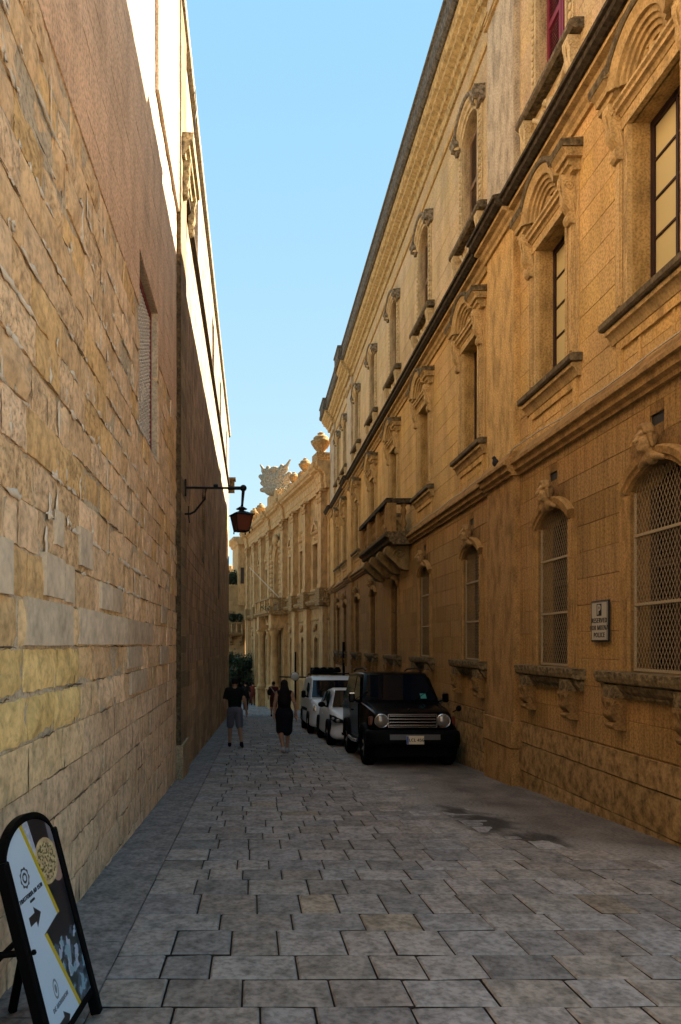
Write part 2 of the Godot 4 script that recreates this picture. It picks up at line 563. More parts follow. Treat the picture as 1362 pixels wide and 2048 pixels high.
# ================================================================ scene
func _ready() -> void:
	rng.seed = 7
	n3.seed = 11; n3.frequency = 1.0; n3.fractal_octaves = 3
	n3b.seed = 23; n3b.frequency = 1.0; n3b.fractal_octaves = 4
	# camera: level, looking straight down the street, lens shifted up and to the right
	var cam := Camera3D.new()
	cam.name = "camera"
	cam.projection = Camera3D.PROJECTION_FRUSTUM
	cam.near = 0.1
	cam.far = 900.0
	cam.size = 0.1 * 2048.0 / 1400.0
	cam.frustum_offset = Vector2(0.1 * 176.0 / 1400.0, 0.1 * 265.0 / 1400.0)
	cam.position = Vector3(0, 1.565, 0)
	add_child(cam)
	cam.current = true
	# sky
	var we := WorldEnvironment.new()
	we.name = "world_environment"
	var env := Environment.new()
	env.background_mode = Environment.BG_SKY
	var sky := Sky.new()
	var sm := ProceduralSkyMaterial.new()
	sm.sky_top_color = Color(0.045, 0.097, 0.142).linear_to_srgb()
	sm.sky_horizon_color = Color(0.114, 0.146, 0.154).linear_to_srgb()
	sm.sky_curve = 0.3
	sm.ground_bottom_color = Color(0.05, 0.04, 0.03).linear_to_srgb()
	sm.ground_horizon_color = Color(0.1, 0.11, 0.11).linear_to_srgb()
	sm.sun_angle_max = 4.0
	sky.sky_material = sm
	env.sky = sky
	env.background_energy_multiplier = 1.0
	env.tonemap_mode = Environment.TONE_MAPPER_LINEAR
	env.tonemap_exposure = 7.0
	env.sdfgi_enabled = true
	env.ssao_enabled = true
	env.ssil_enabled = true
	we.environment = env
	add_child(we)
	# sun: high on the right, a little ahead
	var sun := DirectionalLight3D.new()
	sun.name = "sun"
	sun.light_energy = 1.6
	sun.light_color = Color(1.0, 0.93, 0.82)
	sun.light_angular_distance = 0.5
	sun.shadow_enabled = true
	add_child(sun)
	sun.look_at_from_position(Vector3(1.0, 1.175, -0.48) * 50.0, Vector3.ZERO)
	make_materials()
	build_ground()
	build_right()
	build_left()
	build_palazzo()
	build_far()
	build_street_things()
	build_cars()
	build_people()

func gy(d: float) -> float:
	return -SLOPE * d

# ---------------------------------------------------------------- ground and paving
func build_ground() -> void:
	mb()
	for e in [[-120.0, 0.0], [0.0, 60.0], [60.0, 400.0]]:
		col = Color(0.5, 0.42, 0.31) if e[0] < 0 else Color(0.16, 0.14, 0.11)  # unseen ground behind the camera made pale to bounce light onto the left wall
		quad(Vector3(-250, gy(e[0]) - 0.07, -e[0]), Vector3(250, gy(e[0]) - 0.07, -e[0]), Vector3(250, gy(e[1]) - 0.07, -e[1]), Vector3(-250, gy(e[1]) - 0.07, -e[1]))
	structure(done("ground", M.dirt))
	# joint bed with the stones in it
	mb(Color(0.035, 0.03, 0.027))
	var e0 := -8.0
	while e0 < 95.0:
		var x1 := 9.0 if e0 < 3.0 or e0 > 36.0 else 4.2
		var x0 := -12.0 if e0 > 36.0 else -1.3
		quad(Vector3(x0, gy(e0) - 0.03, -e0), Vector3(x1, gy(e0) - 0.03, -e0), Vector3(x1, gy(e0 + 4) - 0.03, -e0 - 4), Vector3(x0, gy(e0 + 4) - 0.03, -e0 - 4))
		e0 += 4.0
	var street := done("street_paving", M.dirt)
	structure(street)
	var rows := [-8.0]
	while rows[-1] < 2.2: rows.append(rows[-1] + rng.randf_range(0.3, 0.42))
	rows.append_array([2.85, 3.13, 3.41, 3.73, 4.06, 4.47, 4.79, 5.24, 5.63, 5.94, 6.25, 6.67])
	while rows[-1] < 88.0: rows.append(rows[-1] + rng.randf_range(0.29, 0.42) * (1.0 if rows[-1] < 20 else 1.35))
	var list := []
	for i in rows.size() - 1:
		var d0: float = rows[i]; var d1: float = rows[i + 1]
		var right := 8.8 if d0 < 2.6 or d0 > 36.5 else 4.12
		var left := -0.787 if d0 < 36.5 else -11.0
		var x := left - rng.randf_range(0.0, 0.12) * (0.0 if d0 < 36.5 else 1.0)
		while x < right - 0.05:
			var w := rng.randf_range(0.26, 0.48) * (1.0 if d0 < 20 else 1.3)
			if rng.randf() < 0.1: w *= 1.3
			var x1 := minf(x + w, right)
			if right - x1 < 0.2: x1 = right
			list.append([x, x1, d0, d1, false])
			x = x1
		# smooth channel slabs along the left wall, every second row
	var dd := -8.0
	while dd < 36.3:
		var l := rng.randf_range(0.55, 1.05)
		list.append([-1.34, -0.782, dd, dd + l, true])
		dd += l
	# largest in the picture first
	var score := func(s) -> float:
		var d: float = (s[2] + s[3]) * 0.5
		if d < 2.4: return -d
		var cx: float = 505.0 + 1400.0 * (s[0] + s[1]) * 0.5 / d
		if cx < -60 or cx > 1420: return 0.0
		return (s[1] - s[0]) * (s[3] - s[2]) / pow(d, 3)
	for s in list: s.append(score.call(s))
	list.sort_custom(func(a, b): return a[5] > b[5])
	var n := 0
	var rest := []
	for s in list:
		if n < 300 and s[5] > 0:
			mb()
			paving_stone(s, true)
			done("paving_stone", M.paving, street)
			n += 1
		else:
			rest.append(s)
	mb()
	for s in rest: paving_stone(s, false)
	stuff(done("distant_paving", M.paving, street))
	# worn mortar and dirt along the right wall, with old oil stains
	mb()
	var g := 0.06
	var nu := 46; var nv := 150
	var cell := func(i: int, j: int) -> Array:
		var x := 4.12 - i * 0.055
		var d := 4.4 + j * 0.075
		var edge := 2.7 + 0.3 * n3.get_noise_2d(d * 0.9, 3.0) - clampf((d - 6.0) * 0.12, 0.0, 0.5) + clampf((7.3 - d) * 1.1, 0.0, 1.7)
		var hh := 0.007 * clampf((x - edge) / 0.45, -2.2, 1.0) + 0.003 * n3.get_noise_2d(x * 3, d * 3)
		var c := (Color(0.195, 0.165, 0.145) * (0.82 + 0.4 * n3b.get_noise_2d(x * 1.5, d * 0.8))).lerp(Color(0.28, 0.26, 0.245), 1.0 - clampf((x - edge) / 0.9, 0.0, 1.0))
		var s := 0.0
		for o in [[2.62, 7.9, 0.34, 0.75], [2.85, 7.0, 0.3, 0.5], [3.05, 6.4, 0.22, 0.3], [2.5, 8.6, 0.2, 0.5], [3.3, 6.0, 0.2, 0.25]]:
			var q := Vector2((x - o[0]) / o[2], (d - o[1]) / o[3]).length() + 0.5 * n3b.get_noise_2d(x * 4, d * 3)
			s = maxf(s, clampf((1.12 - q) * 1.7, 0.0, 1.0))
		c = c.lerp(Color(0.03, 0.024, 0.021), s * 0.85)
		return [Vector3(x, gy(d) + hh, -d), c]
	for i in nu:
		for j in nv:
			var a = cell.call(i, j); var b = cell.call(i + 1, j); var c = cell.call(i + 1, j + 1); var d = cell.call(i, j + 1)
			for q in [a, c, b, a, d, c]:
				st.set_color(q[1]); st.set_smooth_group(0); st.add_vertex(q[0])
	structure(done("dirt_strip", M.dirt))

func paving_stone(s: Array, near: bool) -> void:
	var gap := 0.003 if s[4] else 0.005
	var x0: float = s[0] + gap; var x1: float = s[1] - gap; var d0: float = s[2] + (0.009 if not s[4] else 0.004); var d1: float = s[3] - (0.009 if not s[4] else 0.004)
	var t := rng.randf_range(0.74, 1.16)
	var warm := rng.randf_range(-0.5, 0.5)
	col = Color(0.31 + 0.025 * warm, 0.29, 0.28 - 0.03 * warm) * t
	if s[4]: col = Color(0.27, 0.25, 0.245) * rng.randf_range(0.94, 1.06)
	elif rng.randf() < 0.02: col = Color(0.33, 0.285, 0.23) * t
	var hs := []
	for k in 4: hs.append(rng.randf_range(-0.006, 0.005) if not s[4] else rng.randf_range(-0.003, 0.002))
	var j := func() -> float: return rng.randf_range(-0.007, 0.006) if near and not s[4] else 0.0
	var c := [Vector3(x0 + j.call(), 0, -d0 - j.call()), Vector3(x1 - j.call(), 0, -d0 - j.call()), Vector3(x1 - j.call(), 0, -d1 + j.call()), Vector3(x0 + j.call(), 0, -d1 + j.call())]
	var top := []; var mid := []; var low := []
	var ctr: Vector3 = (c[0] + c[1] + c[2] + c[3]) / 4
	var bev := 0.004 if s[4] else 0.011
	for k in 4:
		var q: Vector3 = c[k]
		var inn := q + (ctr - q).sign() * Vector3(bev, 0, bev)
		top.append(Vector3(inn.x, gy(-inn.z) + hs[k], inn.z))
		mid.append(Vector3(q.x, gy(-q.z) + hs[k] - 0.009, q.z))
		low.append(Vector3(q.x, gy(-q.z) - 0.05, q.z))
	if near:
		var m := ctr; m.y = gy(-m.z) + 0.002 + (hs[0] + hs[1] + hs[2] + hs[3]) / 4
		for k in 4: tri(top[k], top[(k + 1) % 4], m)
	else:
		quad(top[0], top[1], top[2], top[3])
	var face := col
	for k in 4:
		var b := (k + 1) % 4
		col = face
		quad(mid[k], mid[b], top[b], top[k])
		col = Color(0.055, 0.046, 0.04)
		if near or k != 2: quad(low[k], low[b], mid[b], mid[k])

# ---------------------------------------------------------------- right building
const BAYS := [13.1, 10.65, 7.1, 3.55, 0.0, -3.55, -7.1, -10.65, -13.1]
const PIERS := [[8.27, 9.47], [-9.47, -8.27], [14.3, 16.0], [-16.0, -14.3]]
const TAN_LOW := Color(0.345, 0.205, 0.08)  # ground floor tan lowered: the deeper shade near the street is painted in
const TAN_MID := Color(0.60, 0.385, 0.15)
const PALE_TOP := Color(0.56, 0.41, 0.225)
const TRIM := Color(0.57, 0.385, 0.17)
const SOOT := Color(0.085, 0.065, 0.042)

func runs(prof, wide: float, dw: float, u0 := -16.0, u1 := 16.0, gap := []) -> void:   # a moulding that breaks forward round the piers
	var cuts := [[u0, u1, 0.0]]
	for pr in PIERS:
		var nxt := []
		var a: float = maxf(pr[0] - wide, u0); var b: float = minf(pr[1] + wide, u1)
		for c in cuts:
			if b <= c[0] or a >= c[1] or c[2] > 0: nxt.append(c); continue
			if a > c[0] + 1e-3: nxt.append([c[0], a, 0.0])
			nxt.append([a, b, dw])
			if b < c[1] - 1e-3: nxt.append([b, c[1], 0.0])
		cuts = nxt
	for c in cuts:
		if gap.size() and c[0] < gap[0] and c[1] > gap[1]:
			mold(prof, c[0], gap[0], c[2]); mold(prof, gap[1], c[1], c[2])
		else:
			mold(prof, c[0], c[1], c[2])

func V(a: float, b: float) -> Vector2:
	return Vector2(a, b)

func build_right() -> void:
	var R := base("palace", Vector3(4.1, 0, -20.2), -PI / 2)
	tag(R, "long golden limestone palace on the right with stone balcony above the parked cars", "building")
	var h0 := []; var h1 := []; var h2 := []
	for u in BAYS:
		h0.append([u - 0.5, u + 0.5, 1.26, 3.42, 0.3, 0.2])
		h0.append([u - 0.13, u + 0.12, 3.80, 3.92, 0.35, 0.0])
		h1.append([u - 0.465, u + 0.465, 5.2, 7.2, 0.26, 0.0])
		h2.append([u - 0.465, u + 0.465, 9.33, 11.45, 0.26, 0.28])
	mb(TAN_LOW * 0.7); wall_panel(-16, 16, 0.38, 4.36, h0, 2.0, -0.006); done("wall", M.stone, R).set_meta("label", "ground floor wall with shade painted into its tan")
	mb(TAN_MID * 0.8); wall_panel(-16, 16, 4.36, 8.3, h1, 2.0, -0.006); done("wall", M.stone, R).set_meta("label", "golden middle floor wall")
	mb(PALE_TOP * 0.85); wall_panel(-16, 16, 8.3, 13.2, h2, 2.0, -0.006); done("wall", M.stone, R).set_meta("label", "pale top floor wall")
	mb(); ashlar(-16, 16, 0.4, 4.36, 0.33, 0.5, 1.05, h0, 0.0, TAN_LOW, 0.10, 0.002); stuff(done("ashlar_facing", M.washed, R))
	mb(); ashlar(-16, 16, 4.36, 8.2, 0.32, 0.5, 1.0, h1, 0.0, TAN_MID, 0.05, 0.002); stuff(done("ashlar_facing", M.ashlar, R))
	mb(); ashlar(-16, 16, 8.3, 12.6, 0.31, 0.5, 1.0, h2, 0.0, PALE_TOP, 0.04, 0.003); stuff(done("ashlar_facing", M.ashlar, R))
	for u in BAYS:
		mb(Color(0.012, 0.01, 0.008)); bx(u - 0.128, u + 0.118, 3.802, 3.918, -0.3, -0.025); done("vent", M.ink, R)  # dark plate just inside the face paints the shade of the hole
	# body behind: ends, back and roof
	mb(TAN_LOW)
	bx(-16, 16, -4, 13.2, -0.6, -0.45)
	quad(Vector3(16, -4, 0), Vector3(16, -4, -9), Vector3(16, 13.2, -9), Vector3(16, 13.2, 0))
	quad(Vector3(-16, -4, -9), Vector3(-16, -4, 0), Vector3(-16, 13.2, 0), Vector3(-16, 13.2, -9))
	quad(Vector3(-16, 13.2, 0), Vector3(16, 13.2, 0), Vector3(16, 13.2, -9), Vector3(-16, 13.2, -9))
	quad(Vector3(16, -4, -9), Vector3(-16, -4, -9), Vector3(-16, 13.2, -9), Vector3(16, 13.2, -9))
	done("building_shell", M.stone, R)
	# plinth blocks
	var vs := [0.395, 0.08, -0.34, -0.8, -1.3, -1.9, -2.5]
	for r in vs.size() - 1:
		var u := 16.0
		var k := 0
		while u > -16.0:
			var w := rng.randf_range(0.75, 1.35)
			var ua := maxf(u - w, -16.0)
			if ua + 16.0 < 0.4: ua = -16.0
			var ground_here := gy(20.2 - (u + ua) / 2) - 0.05
			if vs[r] > ground_here:
				mb(Color(0.35, 0.225, 0.10) * rng.randf_range(0.78, 1.12))
				var g := 0.008 if r != 0 else 0.014
				stone_block(ua + g, u - g, maxf(vs[r + 1], ground_here - 0.3) + g * 0.7, vs[r] - g, 0.012 + rng.randf_range(0, 0.014), 0.008, 0.05, 5, 3)
				done("plinth_block", M.grimy, R)
			u = ua
	mb(Color(0.05, 0.035, 0.02)); bx(-16, 16, -3.2, 0.38, -0.2, -0.012); done("plinth_core", M.dirt, R)
	# piers
	for pr in PIERS:
		mb(TAN_LOW * 1.05)
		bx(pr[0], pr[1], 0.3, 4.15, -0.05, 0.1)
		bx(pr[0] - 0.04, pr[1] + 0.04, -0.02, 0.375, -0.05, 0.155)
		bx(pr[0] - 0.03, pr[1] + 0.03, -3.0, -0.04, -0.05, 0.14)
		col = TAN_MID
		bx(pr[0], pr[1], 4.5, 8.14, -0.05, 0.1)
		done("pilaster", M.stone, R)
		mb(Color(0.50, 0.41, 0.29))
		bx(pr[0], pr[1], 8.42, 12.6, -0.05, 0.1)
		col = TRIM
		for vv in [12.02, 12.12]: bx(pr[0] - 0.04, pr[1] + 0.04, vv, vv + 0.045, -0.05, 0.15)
		done("upper_pilaster", M.stone, R)
	# string course, middle cornice, thin band, roof cornice, gutter
	mb(TAN_LOW * 1.1)
	runs([V(-.05, 4.15), V(.05, 4.15), V(.06, 4.19), V(.11, 4.22), V(.12, 4.30), V(.17, 4.31), V(.17, 4.36), V(.1, 4.42), V(.04, 4.52), V(-.05, 4.52)], 0.05, 0.1)
	done("string_course", M.stone, R)
	mb(TRIM)
	runs([V(-.05, 8.05), V(.04, 8.05), V(.06, 8.1), V(.1, 8.13), V(.12, 8.18), V(.2, 8.2), V(.2, 8.25), V(-.05, 8.25)], 0.06, 0.1)
	done("cornice_moulding", M.stone, R)
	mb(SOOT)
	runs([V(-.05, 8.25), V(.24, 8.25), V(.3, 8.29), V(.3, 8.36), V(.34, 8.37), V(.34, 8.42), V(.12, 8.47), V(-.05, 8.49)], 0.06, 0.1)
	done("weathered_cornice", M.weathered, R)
	mb(TRIM)
	runs([V(-.05, 11.98), V(.035, 11.98), V(.05, 12.02), V(.035, 12.06), V(.035, 12.1), V(-.05, 12.1)], 0.0, 0.0)
	done("frieze_band", M.stone, R)
	mb(Color(0.52, 0.375, 0.175))
	runs([V(-.05, 12.5), V(.05, 12.5), V(.08, 12.58), V(.08, 12.66), V(.16, 12.7), V(.18, 12.78), V(.3, 12.84), V(.3, 12.93), V(.36, 12.96), V(.4, 13.1), V(-.05, 13.1)], 0.08, 0.14)
	done("roof_cornice", M.grimy, R)
	mb(Color(0.17, 0.15, 0.12))
	runs([V(-.05, 13.1), V(.44, 13.1), V(.5, 13.16), V(.5, 13.28), V(.47, 13.3), V(.47, 13.62), V(.51, 13.64), V(.51, 13.7), V(.3, 13.7), V(.3, 13.3), V(-.05, 13.3)], 0.1, 0.15)
	done("gutter", M.weathered, R)
	mb(TRIM * 0.9)
	for i in 160:
		var u := -15.9 + i * 0.2
		bx(u, u + 0.09, 12.68, 12.775, 0.07, 0.155)
	stuff(done("dentil_row", M.stone, R))
	# arched ground floor windows
	var W := arched_window(R)
	for i in range(1, BAYS.size()):
		var c := copy_part(W, "arched_window", R)
		c.position.x = BAYS[i]
		if i > 3:
			c.get_node("grille").free()
			mb(Color(0.1, 0.08, 0.06))
			for k in [-0.16, 0.16]: bx(k - 0.012, k + 0.012, 1.28, 3.3, -0.08, -0.056)
			for k in [1.75, 2.5]: bx(-0.49, 0.49, k, k + 0.025, -0.083, -0.06)
			done("window_bars", M.grille, c)
	W.position.x = BAYS[0]
	# hooded middle floor windows
	var H := hooded_window(R)
	for i in range(1, BAYS.size()):
		copy_part(H, "hooded_window", R).position.x = BAYS[i]
	H.position.x = BAYS[0]
	var S := shuttered_window(R)
	for i in range(1, BAYS.size()):
		var c := copy_part(S, "shuttered_window", R)
		c.position.x = BAYS[i]
		if i > 1:
			for q in c.get_children(): if q.name.begins_with("shutter") or q.name.begins_with("slats"): q.material_override = M.wood_brown
	S.position.x = BAYS[0]
	balcony(R)

func stone_block(u0: float, u1: float, v0: float, v1: float, w: float, rough: float, depth: float, nx: int, ny: int, jit := 0.006, sd := 0.0) -> void:
	var g := []
	for j in ny + 1:
		var row := []
		for i in nx + 1:
			var a := float(i) / nx; var b := float(j) / ny
			var u := lerpf(u0, u1, a); var v := lerpf(v0, v1, b)
			var edge := i == 0 or j == 0 or i == nx or j == ny
			var e := n3.get_noise_3d(u * 5.0, v * 5.0, sd)
			var e2 := n3b.get_noise_3d(u * 2.3 + 7, v * 2.3, sd + 4.0)
			var ww := w + rough * (e * 0.8 + e2 * 1.3)
			if edge:
				ww -= minf(0.012, 0.003 + rough * 0.5)
				u += jit * n3.get_noise_2d(v * 17.0, u0 * 9.0 + sd) * (1.0 if i == 0 or i == nx else 0.3)
				v += jit * n3.get_noise_2d(u * 17.0, v0 * 9.0 + sd + 30.0) * (1.0 if j == 0 or j == ny else 0.3)
			row.append(Vector3(u, v, ww))
		g.append(row)
	sg = 1
	for j in ny:
		for i in nx:
			quad(g[j][i], g[j][i + 1], g[j + 1][i + 1], g[j + 1][i])
	sg = -1
	var dz := Vector3(0, 0, depth)
	for i in nx:
		quad(g[0][i] - dz, g[0][i + 1] - dz, g[0][i + 1], g[0][i])
		quad(g[ny][i], g[ny][i + 1], g[ny][i + 1] - dz, g[ny][i] - dz)
	for j in ny:
		quad(g[j][0] - dz, g[j][0], g[j + 1][0], g[j + 1][0] - dz)
		quad(g[j][nx], g[j][nx] - dz, g[j + 1][nx] - dz, g[j + 1][nx])

func arched_window(R: Node3D) -> Node3D:
	var hole := [-0.5, 0.5, 1.26, 3.42, 0.3, 0.2]
	var r := (0.25 + 0.04) / 0.4
	var cy := 3.42 - r
	var a := asin(0.5 / r) + 0.05
	mb(TAN_LOW * 1.12)
	arc_mold(0, cy, [V(r + .005, -.02), V(r + .005, .045), V(r + .05, .05), V(r + .06, .075), V(r + .13, .085), V(r + .15, .06), V(r + .15, -.02)], PI / 2 - a, PI / 2 + a, 16)
	for s in [-1, 1]:   # architrave jambs
		bx(s * 0.505, s * 0.60, 1.27, 3.18, -0.02, 0.03)
		bx(s * 0.605, s * 0.64, 1.27, 3.14, -0.02, 0.018)
		bx(s * 0.655, s * 0.70, 1.27, 3.1, -0.02, 0.012)
	var W := done("arched_window", M.stone, R)
	mb(Color(0.26, 0.19, 0.10))   # sill shelf with frieze and brackets
	mold([V(-.05, 1.262), V(-.05, 1.13), V(.12, 1.13), V(.16, 1.15), V(.175, 1.2), V(.175, 1.262), V(.1, 1.27)], -0.95, 0.95)
	mold([V(-.05, .985), V(.05, .985), V(.06, 1.02), V(.1, 1.06), V(.13, 1.125), V(-.05, 1.125)], -0.9, 0.9)
	for s in [-0.66, 0.66]: bx(s - 0.13, s + 0.13, 0.98, 1.12, -0.02, 0.15)
	done("sill", M.weathered, W)
	for s in [-0.66, 0.66]:
		mb(TAN_LOW * 0.8)
		console(s, 0.975, 0.36, 0.19, 0.15, 0.18)
		done("bracket", M.stone, W)
	var g := Color(0.33, 0.26, 0.165)
	mb(g)   # expanded metal grille
	var x0 := -0.49; var x1 := 0.49; var y0 := 1.275; var y1 := 3.42
	for s in [-1.0, 1.0]:
		var c := -3.0
		while c < 3.4:
			# lines y = y0 + s*2*(x - c), clipped to the opening
			var sl = 1.9 * s
			var xa := x0; var xb := x1
			var ya = y0 + sl * (xa - c); var yb = y0 + sl * (xb - c)
			var lo := y0; var hi := 3.2
			var pa := Vector2(xa, ya); var pb := Vector2(xb, yb)
			if s < 0:
				var t := pa; pa = pb; pb = t
			if pa.y < lo: pa = Vector2(c + (lo - y0) / sl, lo)
			if pb.y > y1:
				pb = Vector2(c + (y1 - y0) / sl, y1)
			for k in 12:   # keep under the arch
				if pb.y > arch_at(hole, clampf(pb.x / 0.5, -1, 1)).y: pb = pb.lerp(pa, 0.04)
			if pa.x >= x0 - 0.001 and pa.x <= x1 + 0.001 and pb.y > pa.y + 0.03:
				var dv := (pb - pa).normalized(); var nv := Vector2(-dv.y, dv.x) * 0.0036
				var z = -0.055 + 0.003 * s
				quad(Vector3(pa.x - nv.x, pa.y - nv.y, z), Vector3(pa.x + nv.x, pa.y + nv.y, z), Vector3(pb.x + nv.x, pb.y + nv.y, z), Vector3(pb.x - nv.x, pb.y - nv.y, z))
			c += 0.058
	for yy in [1.278, 1.98, 2.72]: bx(-0.495, 0.495, yy, yy + 0.03, -0.06, -0.035)
	for s in [-1, 1]: bx(s * 0.475, s * 0.498, 1.28, 3.2, -0.06, -0.038)
	done("grille", M.grille, W)
	mb(Color(0.05, 0.035, 0.02))
	for s in [-1, 1]: bx(s * 0.44, s * 0.5, 1.27, 3.42, -0.29, -0.22)
	bx(-0.03, 0.03, 1.27, 3.42, -0.285, -0.2)
	bx(-0.5, 0.5, 2.4, 2.47, -0.288, -0.21)
	done("window_frame", M.plain, W)
	mb(); quad(Vector3(-0.52, 1.2, -0.27), Vector3(0.52, 1.2, -0.27), Vector3(0.52, 3.45, -0.27), Vector3(-0.52, 3.45, -0.27))
	done("pane", M.glass_dark, W)
	# keystone head
	mb(TAN_LOW)
	var c := Color(0.40, 0.255, 0.115)
	var hair := Color(0.33, 0.2, 0.085)
	var o := Vector3(0, 3.66, 0.1)
	var pr := [ell(o, Vector3(.085, .115, .1), c, .02), ell(o + Vector3(0, -.085, .03), Vector3(.062, .06, .07), c, .03), cap(o + Vector3(0, .01, .1), o + Vector3(0, -.04, .125), .012, .02, c, .012), cap(o + Vector3(-.055, .03, .085), o + Vector3(.055, .03, .085), .017, .017, c, .012), cap(o + Vector3(-.028, -.082, .092), o + Vector3(.028, -.082, .092), .011, .011, c, .01), ell(o + Vector3(0, -.12, .07), Vector3(.025, .02, .025), c, .02), cap(o + Vector3(0, -.08, -.02), o + Vector3(0, -.2, -.05), .05, .07, c, .03), ell(o + Vector3(-.045, -.045, .07), Vector3(.025, .03, .03), c, .015), ell(o + Vector3(.045, -.045, .07), Vector3(.025, .03, .03), c, .015)]
	for i in 11:
		var t := -1.25 + 2.5 * i / 10.0
		for ring in 2:
			pr.append(ell(o + Vector3(sin(t) * (.088 + ring * .012), cos(t) * (.105 + ring * .015) + .012, .055 - ring * .05), Vector3(.024, .028, .03), hair, .012))
	for s in [-1, 1]:
		pr.append(cap(o + Vector3(s * .09, .0, .02), o + Vector3(s * .1, -.1, .0), .026, .02, hair, .015))
		pr.append(cap(o + Vector3(s * .06, -.19, -.04), o + Vector3(s * .2, -.24, -.05), .05, .03, c, .03))
	sdf(pr, 0.009)
	done("keystone_head", M.stone, W)
	return W

func hooded_window(R: Node3D) -> Node3D:
	mb(TRIM)
	for s in [-1, 1]:
		bx(s * 0.468, s * 0.53, 5.2, 7.2, -0.02, 0.05)
		bx(s * 0.533, s * 0.57, 5.2, 7.24, -0.02, 0.035)
		bx(s * 0.585, s * 0.70, 5.2, 6.9, -0.02, 0.045)
		bx(s * 0.61, s * 0.675, 5.3, 6.88, -0.02, 0.062)
		bx(s * 0.705, s * 0.78, 5.2, 7.5, -0.02, 0.02)
	bx(-0.57, 0.57, 7.2, 7.33, -0.02, 0.06)
	var H := done("hooded_window", M.stone, R)
	mb(TRIM)
	mold([V(-.02, 7.33), V(.07, 7.33), V(.09, 7.37), V(.13, 7.38), V(.13, 7.42), V(.16, 7.44), V(.16, 7.47), V(-.02, 7.47)], -0.56, 0.56)
	done("lintel_moulding", M.stone, H)
	for s in [-1, 1]:
		mb(TRIM)
		console(s * 0.645, 7.5, 0.62, 0.2, 0.12, 0.13)
		done("console", M.stone, H)
	# hood: straight ears and a round arch of stepped mouldings
	mb(TRIM * 0.92)
	for s in [-1, 1]:
		var a: float = minf(s * 0.47, s * 0.86); var b: float = maxf(s * 0.47, s * 0.86)
		mold([V(-.02, 7.5), V(.1, 7.5), V(.12, 7.55), V(.16, 7.57), V(.16, 7.64), V(-.02, 7.64)], a + 0.02 * s, b - 0.05 * s if s > 0 else b)
		mold([V(-.02, 7.64), V(.2, 7.64), V(.21, 7.7), V(.26, 7.75), V(-.02, 7.75)], a, b)
	arc_mold(0, 7.45, [V(.26, -.02), V(.26, .03), V(.31, .04), V(.31, .07), V(.355, .08), V(.36, .11), V(.40, .12), V(.405, .15), V(.455, .16), V(.46, .2), V(.52, .215), V(.57, .24), V(.575, -.02)], 0.26, PI - 0.26, 20)
	done("hood", M.stone, H)
	mb(Color(0.20, 0.155, 0.09))
	for s in [-1, 1]: mold([V(-.02, 7.752), V(.265, 7.752), V(.28, 7.8), V(.28, 7.84), V(-.02, 7.86)], minf(s * 0.47, s * 0.88), maxf(s * 0.47, s * 0.88))
	arc_mold(0, 7.45, [V(.578, -.02), V(.578, .25), V(.60, .265), V(.64, .27), V(.65, -.02)], 0.5, PI - 0.5, 20)
	done("hood_capping", M.weathered, H)
	mb(TRIM * 0.95, true)
	tf = Transform3D(Basis.IDENTITY, Vector3(0, 7.47, 0.0))
	carving(0, 0.13, 0.3, 5)
	done("tympanum_carving", M.stone, H)
	mb(TRIM * 0.9)
	mold([V(-.05, 5.2), V(-.05, 4.93), V(.04, 4.93), V(.06, 4.98), V(.09, 5.03), V(.12, 5.04), V(.12, 5.09), V(-.02, 5.1)], -0.82, 0.82)
	col = Color(0.16, 0.125, 0.075)
	mold([V(-.25, 5.2), V(-.05, 5.1), V(.15, 5.1), V(.17, 5.12), V(.17, 5.18), V(.12, 5.2)], -0.86, 0.86)
	done("sill", M.stone, H)
	mb(TAN_MID)
	bx(-0.74, 0.74, 4.83, 4.93, -0.02, 0.03); bx(-0.74, 0.74, 4.5, 4.57, -0.02, 0.03)
	for s in [-1, 1]: bx(s * 0.64, s * 0.74, 4.57, 4.83, -0.02, 0.03)
	for s in [-0.3, 0.3]: bx(s - 0.02, s + 0.02, 4.57, 4.83, -0.02, 0.012)
	done("apron_panel", M.stone, H)
	mb()
	for s in [-1, 1]: bx(s * 0.40, s * 0.465, 5.2, 7.2, -0.26, -0.2)
	bx(-0.465, 0.465, 7.12, 7.2, -0.262, -0.198)
	bx(-0.02, 0.02, 5.2, 7.12, -0.255, -0.205)
	for k in 4: bx(-0.40, 0.40, 5.48 + k * 0.42, 5.505 + k * 0.42, -0.25, -0.21)
	done("window_frame", M.wood_dark, H)
	for k in 5:
		var v0 := [5.2, 5.505, 5.925, 6.345, 6.765]; var v1 := [5.48, 5.9, 6.32, 6.74, 7.12]
		for s in [-1, 1]:
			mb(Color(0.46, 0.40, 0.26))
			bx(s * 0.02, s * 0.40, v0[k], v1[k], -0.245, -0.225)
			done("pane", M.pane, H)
	return H

